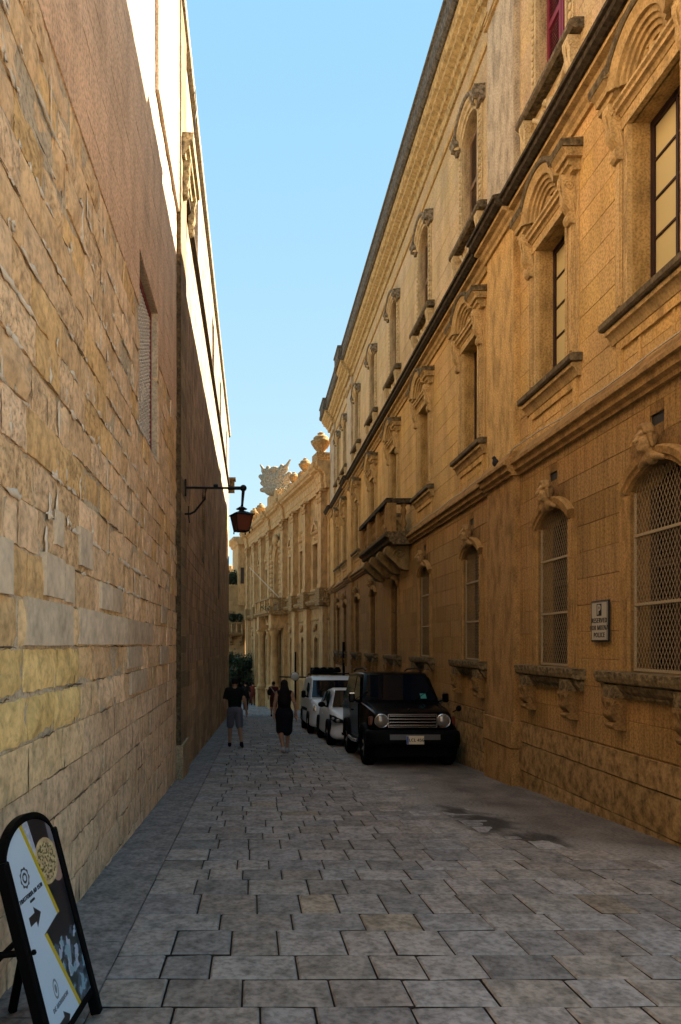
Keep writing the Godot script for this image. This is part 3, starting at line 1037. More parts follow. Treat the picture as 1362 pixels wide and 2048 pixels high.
func shuttered_window(R: Node3D) -> Node3D:
	var c := Color(0.58, 0.44, 0.24)
	mb(c)
	for s in [-1, 1]:
		bx(s * 0.468, s * 0.52, 9.34, 11.2, -0.02, 0.05)
		bx(s * 0.53, s * 0.66, 9.34, 11.2, -0.02, 0.03)
		for k in 15:   # guilloche beads
			ball(Vector3(s * 0.595, 9.5 + k * 0.113, 0.035), Vector3(0.045, 0.05, 0.03), 8, 4)
	var hw := 0.465; var rise := 0.28
	var r := (hw * hw + rise * rise) / (2 * rise)
	var a := asin(hw / r)
	arc_mold(0, 11.45 - r, [V(r + .004, -.02), V(r + .004, .05), V(r + .05, .06), V(r + .06, .09), V(r + .12, .1), V(r + .15, .14), V(r + .2, .15), V(r + .2, -.02)], PI / 2 - a, PI / 2 + a, 14)
	var S := done("shuttered_window", M.stone, R)
	mb(Color(0.30, 0.25, 0.18))
	for s in [-1, 1]:
		mold([V(-.02, 11.2), V(.08, 11.2), V(.1, 11.26), V(.17, 11.28), V(.17, 11.36), V(.2, 11.38), V(.2, 11.44), V(-.02, 11.46)], minf(s * 0.5, s * 0.78), maxf(s * 0.5, s * 0.78))
	arc_mold(0, 11.45 - r, [V(r + .204, -.02), V(r + .204, .17), V(r + .23, .19), V(r + .26, .19), V(r + .265, -.02)], PI / 2 - a, PI / 2 + a, 14)
	done("hood", M.weathered, S)
	mb(Color(0.2, 0.16, 0.1))
	mold([V(-.25, 9.33), V(-.05, 9.2), V(.14, 9.2), V(.18, 9.24), V(.18, 9.3), V(.12, 9.33)], -0.9, 0.9)
	done("sill", M.weathered, S)
	for s in [-1, 1]:
		mb(c)
		console(s * 0.72, 9.19, 0.62, 0.16, 0.1, 0.17)
		for k in 3: ball(Vector3(s * 0.72, 8.78 - k * 0.08, 0.07 - k * 0.012), Vector3(0.07, 0.06, 0.05), 7, 4)
		done("bracket", M.stone, S)
	mb(c, true)
	tf = Transform3D(Basis.IDENTITY, Vector3(0, 8.87, 0.01))
	carving(0, 0.0, 0.58, 9)
	tube([Vector3(-.55, .25, .03), Vector3(-.3, .05, .05), Vector3(-.1, -.22, .05), Vector3(.1, -.22, .05), Vector3(.3, .05, .05), Vector3(.55, .25, .03)], 0.035, 6)
	done("apron_carving", M.stone, S)
	for s in [-1, 1]:   # louvred shutters
		mb()
		var x0: float = minf(s * 0.01, s * 0.46); var x1: float = maxf(s * 0.01, s * 0.46)
		for e in [[x0, x0 + 0.06], [x1 - 0.06, x1]]: bx(e[0], e[1], 9.34, 11.3, -0.16, -0.11)
		for e in [9.34, 10.3, 11.2]: bx(x0 + 0.06, x1 - 0.06, e, e + 0.09, -0.158, -0.112)
		done("shutter", M.maroon, S)
		mb()
		for k in 36:
			var y := 9.46 + k * 0.049
			if absf(y - 10.34) < 0.07: continue
			quad(Vector3(x0 + .055, y - .012, -.118), Vector3(x1 - .055, y - .012, -.118), Vector3(x1 - .055, y + .03, -.155), Vector3(x0 + .055, y + .03, -.155))
			quad(Vector3(x0 + .055, y - .018, -.12), Vector3(x1 - .055, y - .018, -.12), Vector3(x1 - .055, y - .012, -.118), Vector3(x0 + .055, y - .012, -.118))
		stuff(done("slats", M.maroon, S))
	mb(); quad(Vector3(-0.5, 9.3, -0.25), Vector3(0.5, 9.3, -0.25), Vector3(0.5, 11.46, -0.25), Vector3(-0.5, 11.46, -0.25))
	done("pane", M.glass_dark, S)
	return S

func balcony(R: Node3D) -> void:
	var half := 2.25; var out := 0.66
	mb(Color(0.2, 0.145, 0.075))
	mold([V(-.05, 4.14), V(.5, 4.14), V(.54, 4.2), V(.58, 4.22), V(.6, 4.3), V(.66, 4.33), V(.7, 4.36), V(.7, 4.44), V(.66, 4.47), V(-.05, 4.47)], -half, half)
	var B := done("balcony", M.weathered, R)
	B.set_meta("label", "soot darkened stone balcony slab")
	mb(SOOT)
	bx(-half + 0.0, half, 5.2, 5.3, out - 0.2, out + 0.03)
	bx(-half + 0.005, half - 0.005, 5.3, 5.33, out - 0.18, out + 0.01)
	for s in [-1, 1]: bx(s * half, s * (half - 0.22), 5.195, 5.32, 0.0, out - 0.2)
	done("handrail", M.weathered, B)
	for u in [-2.1, -0.75, 0.75, 2.1]:
		mb(TAN_LOW)
		bx(u - 0.15, u + 0.15, 4.47, 5.2, out - 0.25, out - 0.01)
		bx(u - 0.1, u + 0.1, 4.56, 5.1, out - 0.02, out + 0.005)
		if absf(u) > 2: bx(u + signf(u) * 0.14, u + signf(u) * 0.155, 4.56, 5.1, out - 0.2, out - 0.06)
		done("balcony_post", M.stone, B)
	mb(TAN_LOW * 0.9); lathe(BALUSTER, 10)
	var m := commit()
	for u in [-1.72, -1.42, -1.12, -0.37, 0.0, 0.37, 1.12, 1.42, 1.72]:
		put(m, "baluster", M.stone, B).position = Vector3(u, 4.48, out - 0.13)
	for s in [-1, 1]: put(m, "baluster", M.stone, B).position = Vector3(s * 2.12, 4.48, 0.2)
	for u in [-1.7, -0.6, 0.6, 1.7]:
		mb(Color(0.27, 0.185, 0.085))
		var q := []
		for i in 15:
			var t := i / 14.0
			q.append(V(0.58 * cos(t * PI / 2) * (1.0 + 0.12 * sin(t * 9.0)), 4.14 - 0.62 * sin(t * PI / 2)))
		q.append(V(-0.05, 3.5)); q.append(V(-0.05, 4.14))
		mold(q, u - 0.17, u + 0.17)
		for s in [-1, 1]:
			var sp := []
			for i in 13:
				var a := i * 0.7
				sp.append(Vector3(u + s * 0.17, 3.93 + sin(a) * 0.14 * (1 - i / 15.0), 0.25 + cos(a) * 0.16 * (1 - i / 15.0)))
			tube(sp, 0.022, 5)
		done("balcony_bracket", M.stone, B)

# ---------------------------------------------------------------- left buildings (x = distance from the camera)
func build_left() -> void:
	var L := base("old_stone_house", Vector3(-1.25, 0, 0), PI / 2)
	tag(L, "tall old limestone house at left, patched rough stones below, lattice window above the sign", "house")
	# the lattice window: d 7.78 .. 9.3, v 4.0 .. 5.96
	mb(Color(0.60, 0.49, 0.35))
	wall_panel(-5.0, 11.62, -1.2, 12.4, [[7.78, 9.3, 4.0, 5.96, 0.32, 0.0]], 3.0, -0.02)
	quad(Vector3(-5, -1.2, -8), Vector3(-5, -1.2, -.045), Vector3(-5, 12.4, -.045), Vector3(-5, 12.4, -8))
	quad(Vector3(-5, 12.4, -.045), Vector3(11.62, 12.4, -.045), Vector3(11.62, 12.4, -8), Vector3(-5, 12.4, -8))
	done("mortar_core", M.dirt, L)
	var list := []
	var v := -0.88
	var row := 0
	while v < 12.35:
		var h := 0.27 if v < 5.1 else 0.268
		var lowrow := v < 5.12
		var u := -1.0 + rng.randf() * 0.4
		while u < 11.62:
			var w := rng.randf_range(0.3, 0.72) if lowrow else rng.randf_range(0.5, 0.95)
			if v < 0.7: w *= 1.25
			var u1 := minf(u + w, 11.62)
			if 11.62 - u1 < 0.2: u1 = 11.62
			var parts := [[u, u1, v, minf(v + h, 12.4)]]
			if v + h > 4.0 and v < 5.96 and u1 > 7.78 and u < 9.3:   # keep the window free
				parts = []
				if u < 7.72: parts.append([u, 7.78, v, v + h])
				if u1 > 9.36: parts.append([9.3, u1, v, v + h])
				if v < 3.97 and v + h > 4.0: parts.append([maxf(u, 7.78), minf(u1, 9.3), v, 4.0])
				if v < 5.96 and v + h > 5.99: parts.append([maxf(u, 7.78), minf(u1, 9.3), 5.96, v + h])
			for q in parts:
				if gy((q[0] + q[1]) / 2) - 0.1 < q[3]:
					var d := maxf((q[0] + q[1]) / 2, 1.0)
					var sc: float = (q[1] - q[0]) * (q[3] - q[2]) / pow(d, 3)
					var py = 1289.0 - (q[2] - 1.565) * 1400.0 / d
					if d < 3.3 or py < 0: sc *= 0.02
					q.append(sc); q.append(row)
					list.append(q)
			u = u1
		v += h
		row += 1
	list.sort_custom(func(a, b): return a[4] > b[4])
	var n := 0
	var rest_low := []; var rest_up := []
	for q in list:
		if n < 300:
			mb(); left_stone(q, true)
			done("stone_block", M.ashlar if q[2] > 5.1 else M.eroded if q[2] > 1.85 and rng.randf() < 0.38 else M.rough_stone, L)
			n += 1
		elif q[2] < 5.1: rest_low.append(q)
		else: rest_up.append(q)
	mb()
	for q in rest_low: left_stone(q, false)
	stuff(done("rough_masonry", M.rough_stone, L))
	mb()
	for q in rest_up: left_stone(q, false)
	stuff(done("upper_masonry", M.ashlar, L))
	# squared white repair stones standing proud
	for q in [[3.3, 3.62, 1.82, 2.1], [3.86, 4.83, 1.56, 1.83], [5.02, 5.85, 1.565, 1.83], [5.86, 6.95, 1.565, 1.825], [6.96, 8.7, 1.57, 1.82], [4.2, 4.62, 1.86, 2.12], [4.64, 4.86, 1.85, 2.10], [5.05, 5.42, 2.14, 2.42], [4.42, 4.6, 2.2, 2.42], [5.75, 6.2, 1.86, 2.08], [6.2, 6.7, 1.86, 2.07], [7.0, 7.9, 1.32, 1.54], [7.2, 8.2, 1.05, 1.28], [9.6, 10.1, 1.86, 2.1], [9.5, 10.3, 1.3, 1.54]]:
		mb(Color(0.74, 0.605, 0.45) * rng.randf_range(0.92, 1.05) if q[0] < 6 else Color(0.62, 0.49, 0.35))
		stone_block(q[0], q[1], q[2], q[3], 0.02 if q[0] < 6 else 0.016, 0.003, 0.1, 4, 3, 0.004, q[0])
		done("repair_stone", M.pale, L)
	# pale mortar smears pressed into the rough joints
	mb(Color(0.80, 0.69, 0.55), true)
	tf = Transform3D(Basis.from_scale(Vector3(1, 1, 0.2)), Vector3.ZERO)
	for k in 330:
		var u := rng.randf_range(3.2, 8.2)
		var r := rng.randi_range(5, 21)
		var vv := -0.88 + r * 0.27
		if vv < 1.9 or vv > 5.1: continue
		var len_ := rng.randf_range(0.08, 0.4) * (0.45 if k % 3 else 1.0)
		var vert := rng.randf() < 0.35
		var pts := []; var rs := []
		for i in 6:
			var t := i / 5.0
			pts.append(Vector3(u + (0.0 if vert else t * len_) + rng.randf_range(-.02, .02), vv + (t * len_ if vert else 0.0) + rng.randf_range(-.012, .012), 0.0))
			rs.append(rng.randf_range(0.004, 0.034) * sin(0.3 + t * 2.5))
		tube(pts, rs, 6)
	stuff(done("mortar_smears", M.pale, L))
	mb(Color(0.15, 0.105, 0.065), true)  # thin dark tubes paint the shade inside cracks and open joints
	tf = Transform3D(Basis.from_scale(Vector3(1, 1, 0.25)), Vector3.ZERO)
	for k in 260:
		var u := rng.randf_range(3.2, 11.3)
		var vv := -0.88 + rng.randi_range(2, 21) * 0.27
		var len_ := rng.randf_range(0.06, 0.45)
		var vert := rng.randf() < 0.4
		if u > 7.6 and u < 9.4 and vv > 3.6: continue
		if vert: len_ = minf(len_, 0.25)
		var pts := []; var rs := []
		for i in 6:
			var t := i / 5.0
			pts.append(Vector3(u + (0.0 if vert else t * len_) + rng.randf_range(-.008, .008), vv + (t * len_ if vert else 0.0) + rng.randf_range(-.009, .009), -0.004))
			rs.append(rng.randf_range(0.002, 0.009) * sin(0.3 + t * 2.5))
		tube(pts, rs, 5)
	stuff(done("painted_crack_shade", M.plain, L))
	# window: sloped sill, red frame, woven lattice
	mb(Color(0.30, 0.2, 0.1))
	mold([V(-.3, 4.16), V(-.3, 4.0), V(-.04, 4.0)], 7.78, 9.3)
	var LW := done("lattice_window", M.ashlar, L)
	mb()
	for e in [[7.8, 7.86], [9.2, 9.28]]: bx(e[0], e[1], 4.1, 5.94, -0.16, -0.09)
	bx(7.86, 9.2, 5.86, 5.94, -0.158, -0.092); bx(7.86, 9.2, 4.1, 4.16, -0.158, -0.092)
	done("window_frame", M.red, LW)
	mb(Color(0.74, 0.67, 0.6))
	for i in 27:
		for j in 26:
			var u := 7.88 + i * 0.05; var vv := 4.18 + j * 0.065
			var ov := 0.006 if (i + j) % 2 else -0.006
			bx(u - 0.004, u + 0.054, vv, vv + 0.018, -0.115 + ov, -0.1 + ov)
			if (i + j) % 2: bx(u, u + 0.017, vv - 0.02, vv + 0.085, -0.112 - ov, -0.097 - ov)
	done("lattice", M.plain, LW)
	mb(); quad(Vector3(7.78, 4.0, -.3), Vector3(9.3, 4.0, -.3), Vector3(9.3, 5.96, -.3), Vector3(7.78, 5.96, -.3))
	done("pane", M.glass_dark, LW)
	# shallow raised upper panel
	mb(Color(0.50, 0.4, 0.3)); bx(9.0, 11.61, 8.7, 12.39, -0.04, 0.04)
	ashlar(9.0, 11.61, 8.7, 12.38, 0.268, 0.5, 0.9, [], 0.046, Color(0.58, 0.47, 0.36), 0.05, 0.003)
	stuff(done("raised_courses", M.ashlar, L))
	# far part of the row
	var F := base("stained_house", Vector3(-1.19, 0, 0), PI / 2)
	tag(F, "plain high house beyond the dark joint, stain streaked plaster with shade painted brown on the lower part, street lantern on it", "house")
	var holes := []
	for u in [14.6, 21.3, 26.2, 32.4]: holes.append([u, u + 1.2, 10.2, 11.75, 0.3, 0.0])
	holes.append_array([[17.0, 17.9, 3.6, 5.3, 0.2, 0.0], [25.0, 26.0, 3.2, 5.0, 0.25, 0.0]])
	mb(Color(0.38, 0.25, 0.14)); wall_panel(12.55, 36.4, 1.2, 8.0, holes.slice(4), 1.5, -0.045); done("wall", M.stained, F)  # browner below the shadow line: shade painted in, besides the stain streaks
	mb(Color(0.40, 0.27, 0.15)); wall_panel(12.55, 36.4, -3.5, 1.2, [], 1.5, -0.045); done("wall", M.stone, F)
	mb(Color(0.62, 0.54, 0.43)); wall_panel(12.55, 36.4, 8.0, 12.4, holes.slice(0, 4), 1.5, -0.045); done("wall", M.stone, F)  # paler copy of the wall for the sunlit part above the shadow line
	mb(Color(0.5, 0.38, 0.24))
	quad(Vector3(36.4, -3.5, -.045), Vector3(36.4, -3.5, -9), Vector3(36.4, 12.4, -9), Vector3(36.4, 12.4, -.045))
	quad(Vector3(11.62, 12.4, 0), Vector3(36.4, 12.4, -.045), Vector3(36.4, 12.4, -9), Vector3(11.62, 12.4, -9))
	bx(11.62, 36.4, -3.5, 12.39, -0.6, -0.45)
	done("building_shell", M.stone, F)
	mb(Color(0.45, 0.33, 0.2))
	bx(11.62, 12.55, -1.3, 12.4, -0.3, 0.0)
	bx(11.5, 12.6, -1.4, -0.1, -0.3, 0.05)
	done("quoin_strip", M.stone, F)
	mb(Color(0.17, 0.12, 0.07)); bx(11.55, 11.628, -1.0, 12.3, -0.2, 0.004); done("open_joint", M.weathered, F)
	# joints of the quoins, dark and open
	for k in 46:
		mb(Color(0.36, 0.26, 0.15) * rng.randf_range(0.6, 1.15))
		stone_block(11.635, 12.54, -1.25 + k * 0.297, -0.965 + k * 0.297, 0.012, 0.004, 0.04, 3, 2, 0.004, k)
		done("quoin_block", M.ashlar, F)
	# courses of the long wall
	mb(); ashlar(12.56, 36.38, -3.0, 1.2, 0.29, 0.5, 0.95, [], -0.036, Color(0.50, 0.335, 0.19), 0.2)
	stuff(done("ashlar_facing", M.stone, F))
	mb(); ashlar(12.56, 36.38, 1.2, 8.0, 0.283, 0.5, 1.0, holes.slice(4), -0.036, Color(0.52, 0.35, 0.215), 0.14, 0.003)  # browner facing below the shadow line, shade painted into the blocks
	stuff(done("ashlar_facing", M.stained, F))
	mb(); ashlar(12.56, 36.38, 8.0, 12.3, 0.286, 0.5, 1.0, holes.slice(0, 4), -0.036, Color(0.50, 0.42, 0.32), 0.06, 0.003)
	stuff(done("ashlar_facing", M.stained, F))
	mb(Color(0.12, 0.09, 0.06))  # whole moulding coloured dark to paint the shadow of its underside
	mold([V(-.06, 9.5), V(-.01, 9.5), V(.05, 9.56), V(.05, 9.62), V(-.06, 9.64)], 12.6, 36.4)
	done("string_course", M.weathered, F)
	mb(Color(0.6, 0.5, 0.36))
	mold([V(-.05, 12.3), V(.05, 12.36), V(.07, 12.45), V(-.4, 12.47), V(-.4, 12.3)], 11.62, 36.4)
	done("parapet_coping", M.weathered, F)
	for i in 6:
		var h = holes[i]
		mb(Color(0.2, 0.13, 0.08)); quad(Vector3(h[0], h[2], -.3 if i < 4 else -.22), Vector3(h[1], h[2], -.3 if i < 4 else -.22), Vector3(h[1], h[3], -.3 if i < 4 else -.22), Vector3(h[0], h[3], -.3 if i < 4 else -.22))
		var w := done("window", M.plain, F)
		mb(); bx(h[0], h[0] + 0.06, h[2], h[3], -.28, -.2); bx(h[1] - 0.06, h[1], h[2], h[3], -.28, -.2); bx(h[0] + .06, h[1] - .06, (h[2] + h[3]) / 2, (h[2] + h[3]) / 2 + 0.05, -.278, -.202)
		done("window_frame", M.wood_dark, w)
	# window hood with its bracket
	mb(Color(0.62, 0.50, 0.30))
	mold([V(-.05, 9.78), V(.06, 9.78), V(.08, 9.86), V(.13, 9.9), V(.14, 9.98), V(.19, 10.02), V(.2, 10.16), V(-.05, 10.18)], 11.75, 13.3)
	for uu in [11.95, 13.05]: console(uu, 9.78, 0.6, 0.13, 0.1, 0.16)
	done("window_hood", M.weathered, F)
	# roof cable
	mb(); tube([Vector3(13.7, 12.5, .06), Vector3(13.8, 12.1, .09), Vector3(13.5, 11.7, .08), Vector3(13.6, 11.4, .05)], 0.012, 5)
	tag(done("cable", M.iron), "thin black cable hanging from the parapet above the sunlit wall", "cable")
	get_node("cable").transform = F.transform
	# stone spout near the far corner
	mb(Color(0.2, 0.13, 0.07)); bx(35.4, 35.8, 9.3, 9.9, -.05, .28); bx(35.3, 35.9, 9.9, 10.0, -.05, .34)
	done("stone_spout", M.weathered, F)

func left_stone(q: Array, fine: bool) -> void:
	var u0: float = q[0]; var u1: float = q[1]; var v0: float = q[2]; var v1: float = q[3]
	var c := (u0 + u1) / 2; var vm := (v0 + v1) / 2
	if v0 >= 5.1:   # smooth fine-jointed courses, pinkish wash just above the rough work
		var t := clampf((vm - 5.1) / 2.6, 0, 1)
		col = Color(0.80, 0.52, 0.34).lerp(Color(0.80, 0.64, 0.51), t) * rng.randf_range(0.93, 1.05)
		stone_block(u0 + .004, u1 - .004, v0 + .004, v1 - .004, 0.0, 0.004, 0.05, 3, 2, 0.004, u0)
		return
	var a := 1.0 - clampf((vm - 3.2) / 2.0, 0.0, 1.0) * 0.4
	var yellow := clampf(1.0 - absf(vm - 1.28) / 0.55, 0, 1) * clampf((5.6 - c) / 0.8, 0, 1)
	var t := rng.randf()
	col = Color(0.47, 0.34, 0.20).lerp(Color(0.56, 0.43, 0.295), t)
	if vm < 0.9: col = Color(0.44, 0.335, 0.22).lerp(Color(0.50, 0.395, 0.28), t)
	if vm > 1.9 and rng.randf() < 0.16: col = Color(0.49, 0.345, 0.175)
	col = col.lerp(Color(0.58, 0.44, 0.17), yellow)
	col *= rng.randf_range(1.32, 1.62)
	col = Color(col.r * 1.1, col.g * 1.03, col.b * 0.98)
	var rough := 0.02
	if vm > 1.85 and vm < 5.1: rough = rng.randf_range(0.004, 0.016) if rng.randf() < 0.8 else 0.03
	if vm < 1.1: rough = rng.randf_range(0.003, 0.012)
	if c > 8.0: rough *= 0.6
	var g := 0.008 if vm < 0.9 or c > 7 else 0.013
	if yellow > 0.4: g = 0.03
	var nx := clampi(int((u1 - u0) / 0.075), 3, 8) if fine else 3
	stone_block(u0 + g * 0.6, u1 - g * 0.6, v0 + g * 0.5, v1 - g * 0.5, rng.randf_range(-0.006, 0.004) - (0.012 if rng.randf() < 0.12 and vm > 1.8 else 0.0), rough, 0.07, nx, 4 if fine else 2, 0.016 if vm > 0.9 else 0.008, u0 * 3.0)

# ---------------------------------------------------------------- far palace
const PAL := Color(0.55, 0.355, 0.165)

func build_palazzo() -> void:
	var P := base("baroque_palace", Vector3(1.817, 0, -47.9), -atan2(0.984, 0.179))
	tag(P, "ornate baroque stone palace at the street's end with urns and coat of arms on top", "building")
	var wins := [9.55, 6.6, 3.76, -3.76, -6.6, -9.55]
	var piers := [11.28, 8.0, 5.1, 2.2, -2.2, -5.1, -8.0, -11.28]
	var h0 := []; var h1 := []
	for u in wins:
		h0.append([u - 0.38, u + 0.38, -0.4, 1.95, 0.3, 0.25])
		h1.append([u - 0.48, u + 0.48, 4.6, 7.1, 0.35, 0.0])
	h0.append([-1.2, 1.2, -4.0, 2.2, 0.6, 0.6])
	h1.append([-0.8, 0.8, 4.4, 8.0, 0.5, 0.6])
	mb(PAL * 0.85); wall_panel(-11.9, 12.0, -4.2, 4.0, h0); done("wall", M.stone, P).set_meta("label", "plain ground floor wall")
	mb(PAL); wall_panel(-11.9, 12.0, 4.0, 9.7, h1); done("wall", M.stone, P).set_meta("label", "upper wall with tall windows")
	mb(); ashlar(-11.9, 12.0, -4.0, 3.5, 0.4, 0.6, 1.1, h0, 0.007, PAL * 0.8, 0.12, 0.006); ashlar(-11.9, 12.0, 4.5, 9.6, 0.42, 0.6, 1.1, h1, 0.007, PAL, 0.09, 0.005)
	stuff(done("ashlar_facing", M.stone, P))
	mb(PAL)
	bx(-11.9, 12.0, -4.2, 11.0, -9.0, -0.7)
	quad(Vector3(12, -4.2, 0), Vector3(12, -4.2, -1), Vector3(12, 11, -1), Vector3(12, 11, 0))
	quad(Vector3(-11.9, 11, 0.1), Vector3(12, 11, 0.1), Vector3(12, 11, -1), Vector3(-11.9, 11, -1))
	done("building_shell", M.stone, P)
	mb(PAL * 0.8); mold([V(-.05, 3.55), V(.08, 3.55), V(.1, 3.65), V(.3, 3.75), V(.36, 3.86), V(.36, 3.96), V(.12, 4.05), V(.12, 4.3), V(.2, 4.36), V(.2, 4.45), V(-.05, 4.5)], -11.95, 12.05)
	mold([V(-.02, 2.85), V(.05, 2.88), V(.05, 2.94), V(-.02, 2.98)], -11.9, 12.0)
	for u in piers: bx(u - 0.42, u + 0.42, 3.62, 4.52, -0.02, 0.46)
	done("string_course", M.weathered, P)
	for u in piers:
		mb(PAL)
		bx(u - 0.36, u + 0.36, -4.2, 3.55, -0.02, 0.26)
		bx(u - 0.30, u + 0.30, 4.52, 9.0, -0.02, 0.33)
		bx(u - 0.36, u + 0.36, 4.5, 4.75, -0.02, 0.38)
		if absf(u) > 11: bx(u - signf(u) * 0.75 - 0.2, u - signf(u) * 0.75 + 0.2, 4.52, 9.0, -0.02, 0.12)
		var pi_ := done("pilaster", M.stone, P)
		mb(PAL)
		for k in 7:
			for r in 2:
				var x = u - 0.33 + k * 0.11
				ball(Vector3(x, 9.12 + r * 0.2, 0.33 + r * 0.04), Vector3(0.065, 0.13, 0.07), 6, 4)
		bx(u - 0.42, u + 0.42, 9.55, 9.66, -0.02, 0.46)
		for s in [-1, 1]: ball(Vector3(u + s * 0.33, 9.46, 0.36), Vector3(0.1, 0.1, 0.1), 8, 5)
		bx(u - 0.3, u + 0.3, 9.0, 9.55, -0.02, 0.325)
		done("capital", M.stone, pi_)
	mb(PAL * 1.05)
	var ent := [V(-.05, 9.66), V(.2, 9.66), V(.22, 9.95), V(.26, 10.0), V(.26, 10.35), V(.32, 10.42), V(.36, 10.52), V(.55, 10.6), V(.58, 10.72), V(.66, 10.78), V(.7, 10.95), V(.68, 11.0), V(-.05, 11.05)]
	mold(ent, -12.0, 12.1)
	for u in [11.28, 2.2, -2.2, -11.28]: mold(ent, u - 0.5, u + 0.5, 0.16)
	done("entablature", M.stone, P)
	for k in wins.size():
		var u: float = wins[k]
		mb(PAL * 1.02)
		for s in [-1, 1]: bx(u + s * 0.49, u + s * 0.62, 4.55, 7.1, -0.02, 0.09)
		bx(u - 0.62, u + 0.62, 7.1, 7.24, -0.02, 0.1)
		bx(u - 0.56, u + 0.56, 7.25, 7.62, -0.02, 0.05)
		mold([V(-.02, 7.62), V(.1, 7.65), V(.16, 7.72), V(.16, 7.78), V(-.02, 7.8)], u - 0.7, u + 0.7)
		if k % 2 == 1:
			arc_mold(u, 7.6, [V(.48, -.02), V(.48, .06), V(.56, .14), V(.64, .18), V(.66, -.02)], 0.32, PI - 0.32, 10)
		else:
			for s in [-1, 1]:
				prism([Vector2(u + s * 0.72, 7.8), Vector2(u, 8.36), Vector2(u, 8.2), Vector2(u + s * 0.5, 7.8)], -0.02, 0.17)
		bx(u - 0.7, u + 0.7, 4.48, 4.6, -0.02, 0.2)
		var w := done("palace_window", M.stone, P)
		mb(PAL, true); tf = Transform3D(Basis.IDENTITY, Vector3(u, 7.42, 0.03)); carving(0, 0, 0.42, k); ball(Vector3(0, 0.55, 0.03), Vector3(0.22, 0.16, 0.08), 8, 5); done("carving", M.stone, w)
		mb(Color(0.15, 0.09, 0.045)); bx(u - 0.46, u + 0.46, 4.6, 7.1, -0.34, -0.3); bx(u - 0.03, u + 0.03, 4.6, 7.1, -0.3, -0.27); done("shutter", M.plain, w)  # shutter brown deepened to paint extra shade into the recess
		mb(PAL * 0.9)
		arc_mold(u, 1.62, [V(.4, -.02), V(.4, .05), V(.52, .07), V(.53, -.02)], 0.0, PI, 10)
		for s in [-1, 1]: bx(u + s * 0.39, u + s * 0.5, -0.4, 1.62, -0.02, 0.05)
		bx(u - 0.6, u + 0.6, -0.55, -0.42, -0.02, 0.14)
		var a := done("arched_window", M.stone, P)
		mb(PAL * 0.8); ball(Vector3(u, 2.5, 0.1), Vector3(0.14, 0.19, 0.13), 8, 6); ball(Vector3(u, 2.35, 0.14), Vector3(0.09, 0.09, 0.1), 8, 5); ball(Vector3(u, 2.62, 0.08), Vector3(0.2, 0.1, 0.09), 8, 5); done("keystone_head", M.stone, a)
		mb(Color(0.02, 0.016, 0.012)); bx(u - 0.37, u + 0.37, -0.4, 1.95, -0.3, -0.25); for q in 3: bx(u - 0.2 + q * 0.2 - 0.012, u - 0.2 + q * 0.2 + 0.012, -0.4, 1.8, -0.2, -0.18); done("window_bars", M.plain, a)  # near-black backing paints the shade of the window hole behind the bars
	# centre bay: niche door, portal with columns, balcony
	mb(PAL)
	arc_mold(0, 7.4, [V(.86, -.02), V(.86, .12), V(1.0, .2), V(1.16, .26), V(1.18, -.02)], 0.0, PI, 14)
	for s in [-1, 1]:
		bx(s * 0.84, s * 1.12, 4.5, 7.4, -0.02, 0.2)
		for k in 9: ball(Vector3(s * 1.42, 5.0 + k * 0.34, 0.2), Vector3(0.2, 0.2, 0.16), 7, 5)
		bx(s * 1.25, s * 1.6, 4.5, 5.0, -0.02, 0.3)
		ball(Vector3(s * 1.42, 8.25, 0.22), Vector3(0.18, 0.3, 0.18), 8, 6)
	ball(Vector3(0, 8.7, 0.25), Vector3(0.4, 0.45, 0.22), 10, 6)
	done("niche_surround", M.stone, P)
	mb(Color(0.4, 0.26, 0.12)); bx(-0.8, 0.8, 4.4, 8.0, -0.5, -0.44); bx(-0.02, 0.02, 4.4, 7.6, -0.44, -0.41); done("balcony_door", M.plain, P)
	mb(Color(0.1, 0.06, 0.035)); bx(-1.2, 1.2, -4.0, 2.2, -0.6, -0.52); bx(-0.03, 0.03, -3.3, 2.0, -0.52, -0.47); done("door", M.plain, P)
	for s in [-1, 1]:
		var g := gy(47.9 - s * 2.1)
		for k in [[s * 2.1, 0.78, 0.27], [s * 1.5, 0.35, 0.2]]:
			mb(PAL * 0.9)
			var o := Vector3(k[0], 0, k[1])
			cbox(o + Vector3(0, g + 0.5, 0), Vector3(k[2] * 3.0, 1.5, k[2] * 3.0), 0.05)
			cbox(o + Vector3(0, g + 1.3, 0), Vector3(k[2] * 3.3, 0.14, k[2] * 3.3), 0.03)
			lathe([V(0, g + 1.37), V(k[2] * 1.35, g + 1.37), V(k[2] * 1.35, g + 1.5), V(k[2] * 1.05, g + 1.58), V(k[2], g + 1.66), V(k[2], g + 2.9), V(k[2] * 0.86, 2.1), V(k[2] * 1.0, 2.13), V(k[2] * 1.0, 2.2), V(k[2] * 1.3, 2.42), V(k[2] * 1.3, 2.5), V(0, 2.5)], 16, o)
			bx(k[0] - k[2] * 1.35, k[0] + k[2] * 1.35, 2.5, 2.62, k[1] - k[2] * 1.35, k[1] + k[2] * 1.35)
			done("column", M.stone, P)
	mb(PAL)
	for s in [-1, 1]: bx(s * 1.7, s * 2.5, 2.62, 3.5, -0.02, 1.08)
	bx(-1.7, 1.7, 2.9, 3.5, -0.02, 0.6)
	for s in [-0.9, 0.9]: console(s, 3.5, 0.8, 0.85, 0.4, 0.3)
	done("portal_entablature", M.stone, P)
	mb(PAL * 0.85)
	mold([V(-.02, 3.5), V(1.1, 3.5), V(1.15, 3.58), V(1.26, 3.62), V(1.28, 3.76), V(-.02, 3.78)], -2.75, 2.75)
	var B := done("balcony", M.weathered, P)
	mb(PAL * 0.85)
	bx(-2.62, 2.62, 4.5, 4.62, 0.98, 1.22)
	for s in [-1, 1]: bx(s * 2.6, s * 2.38, 4.5, 4.61, 0.0, 0.98)
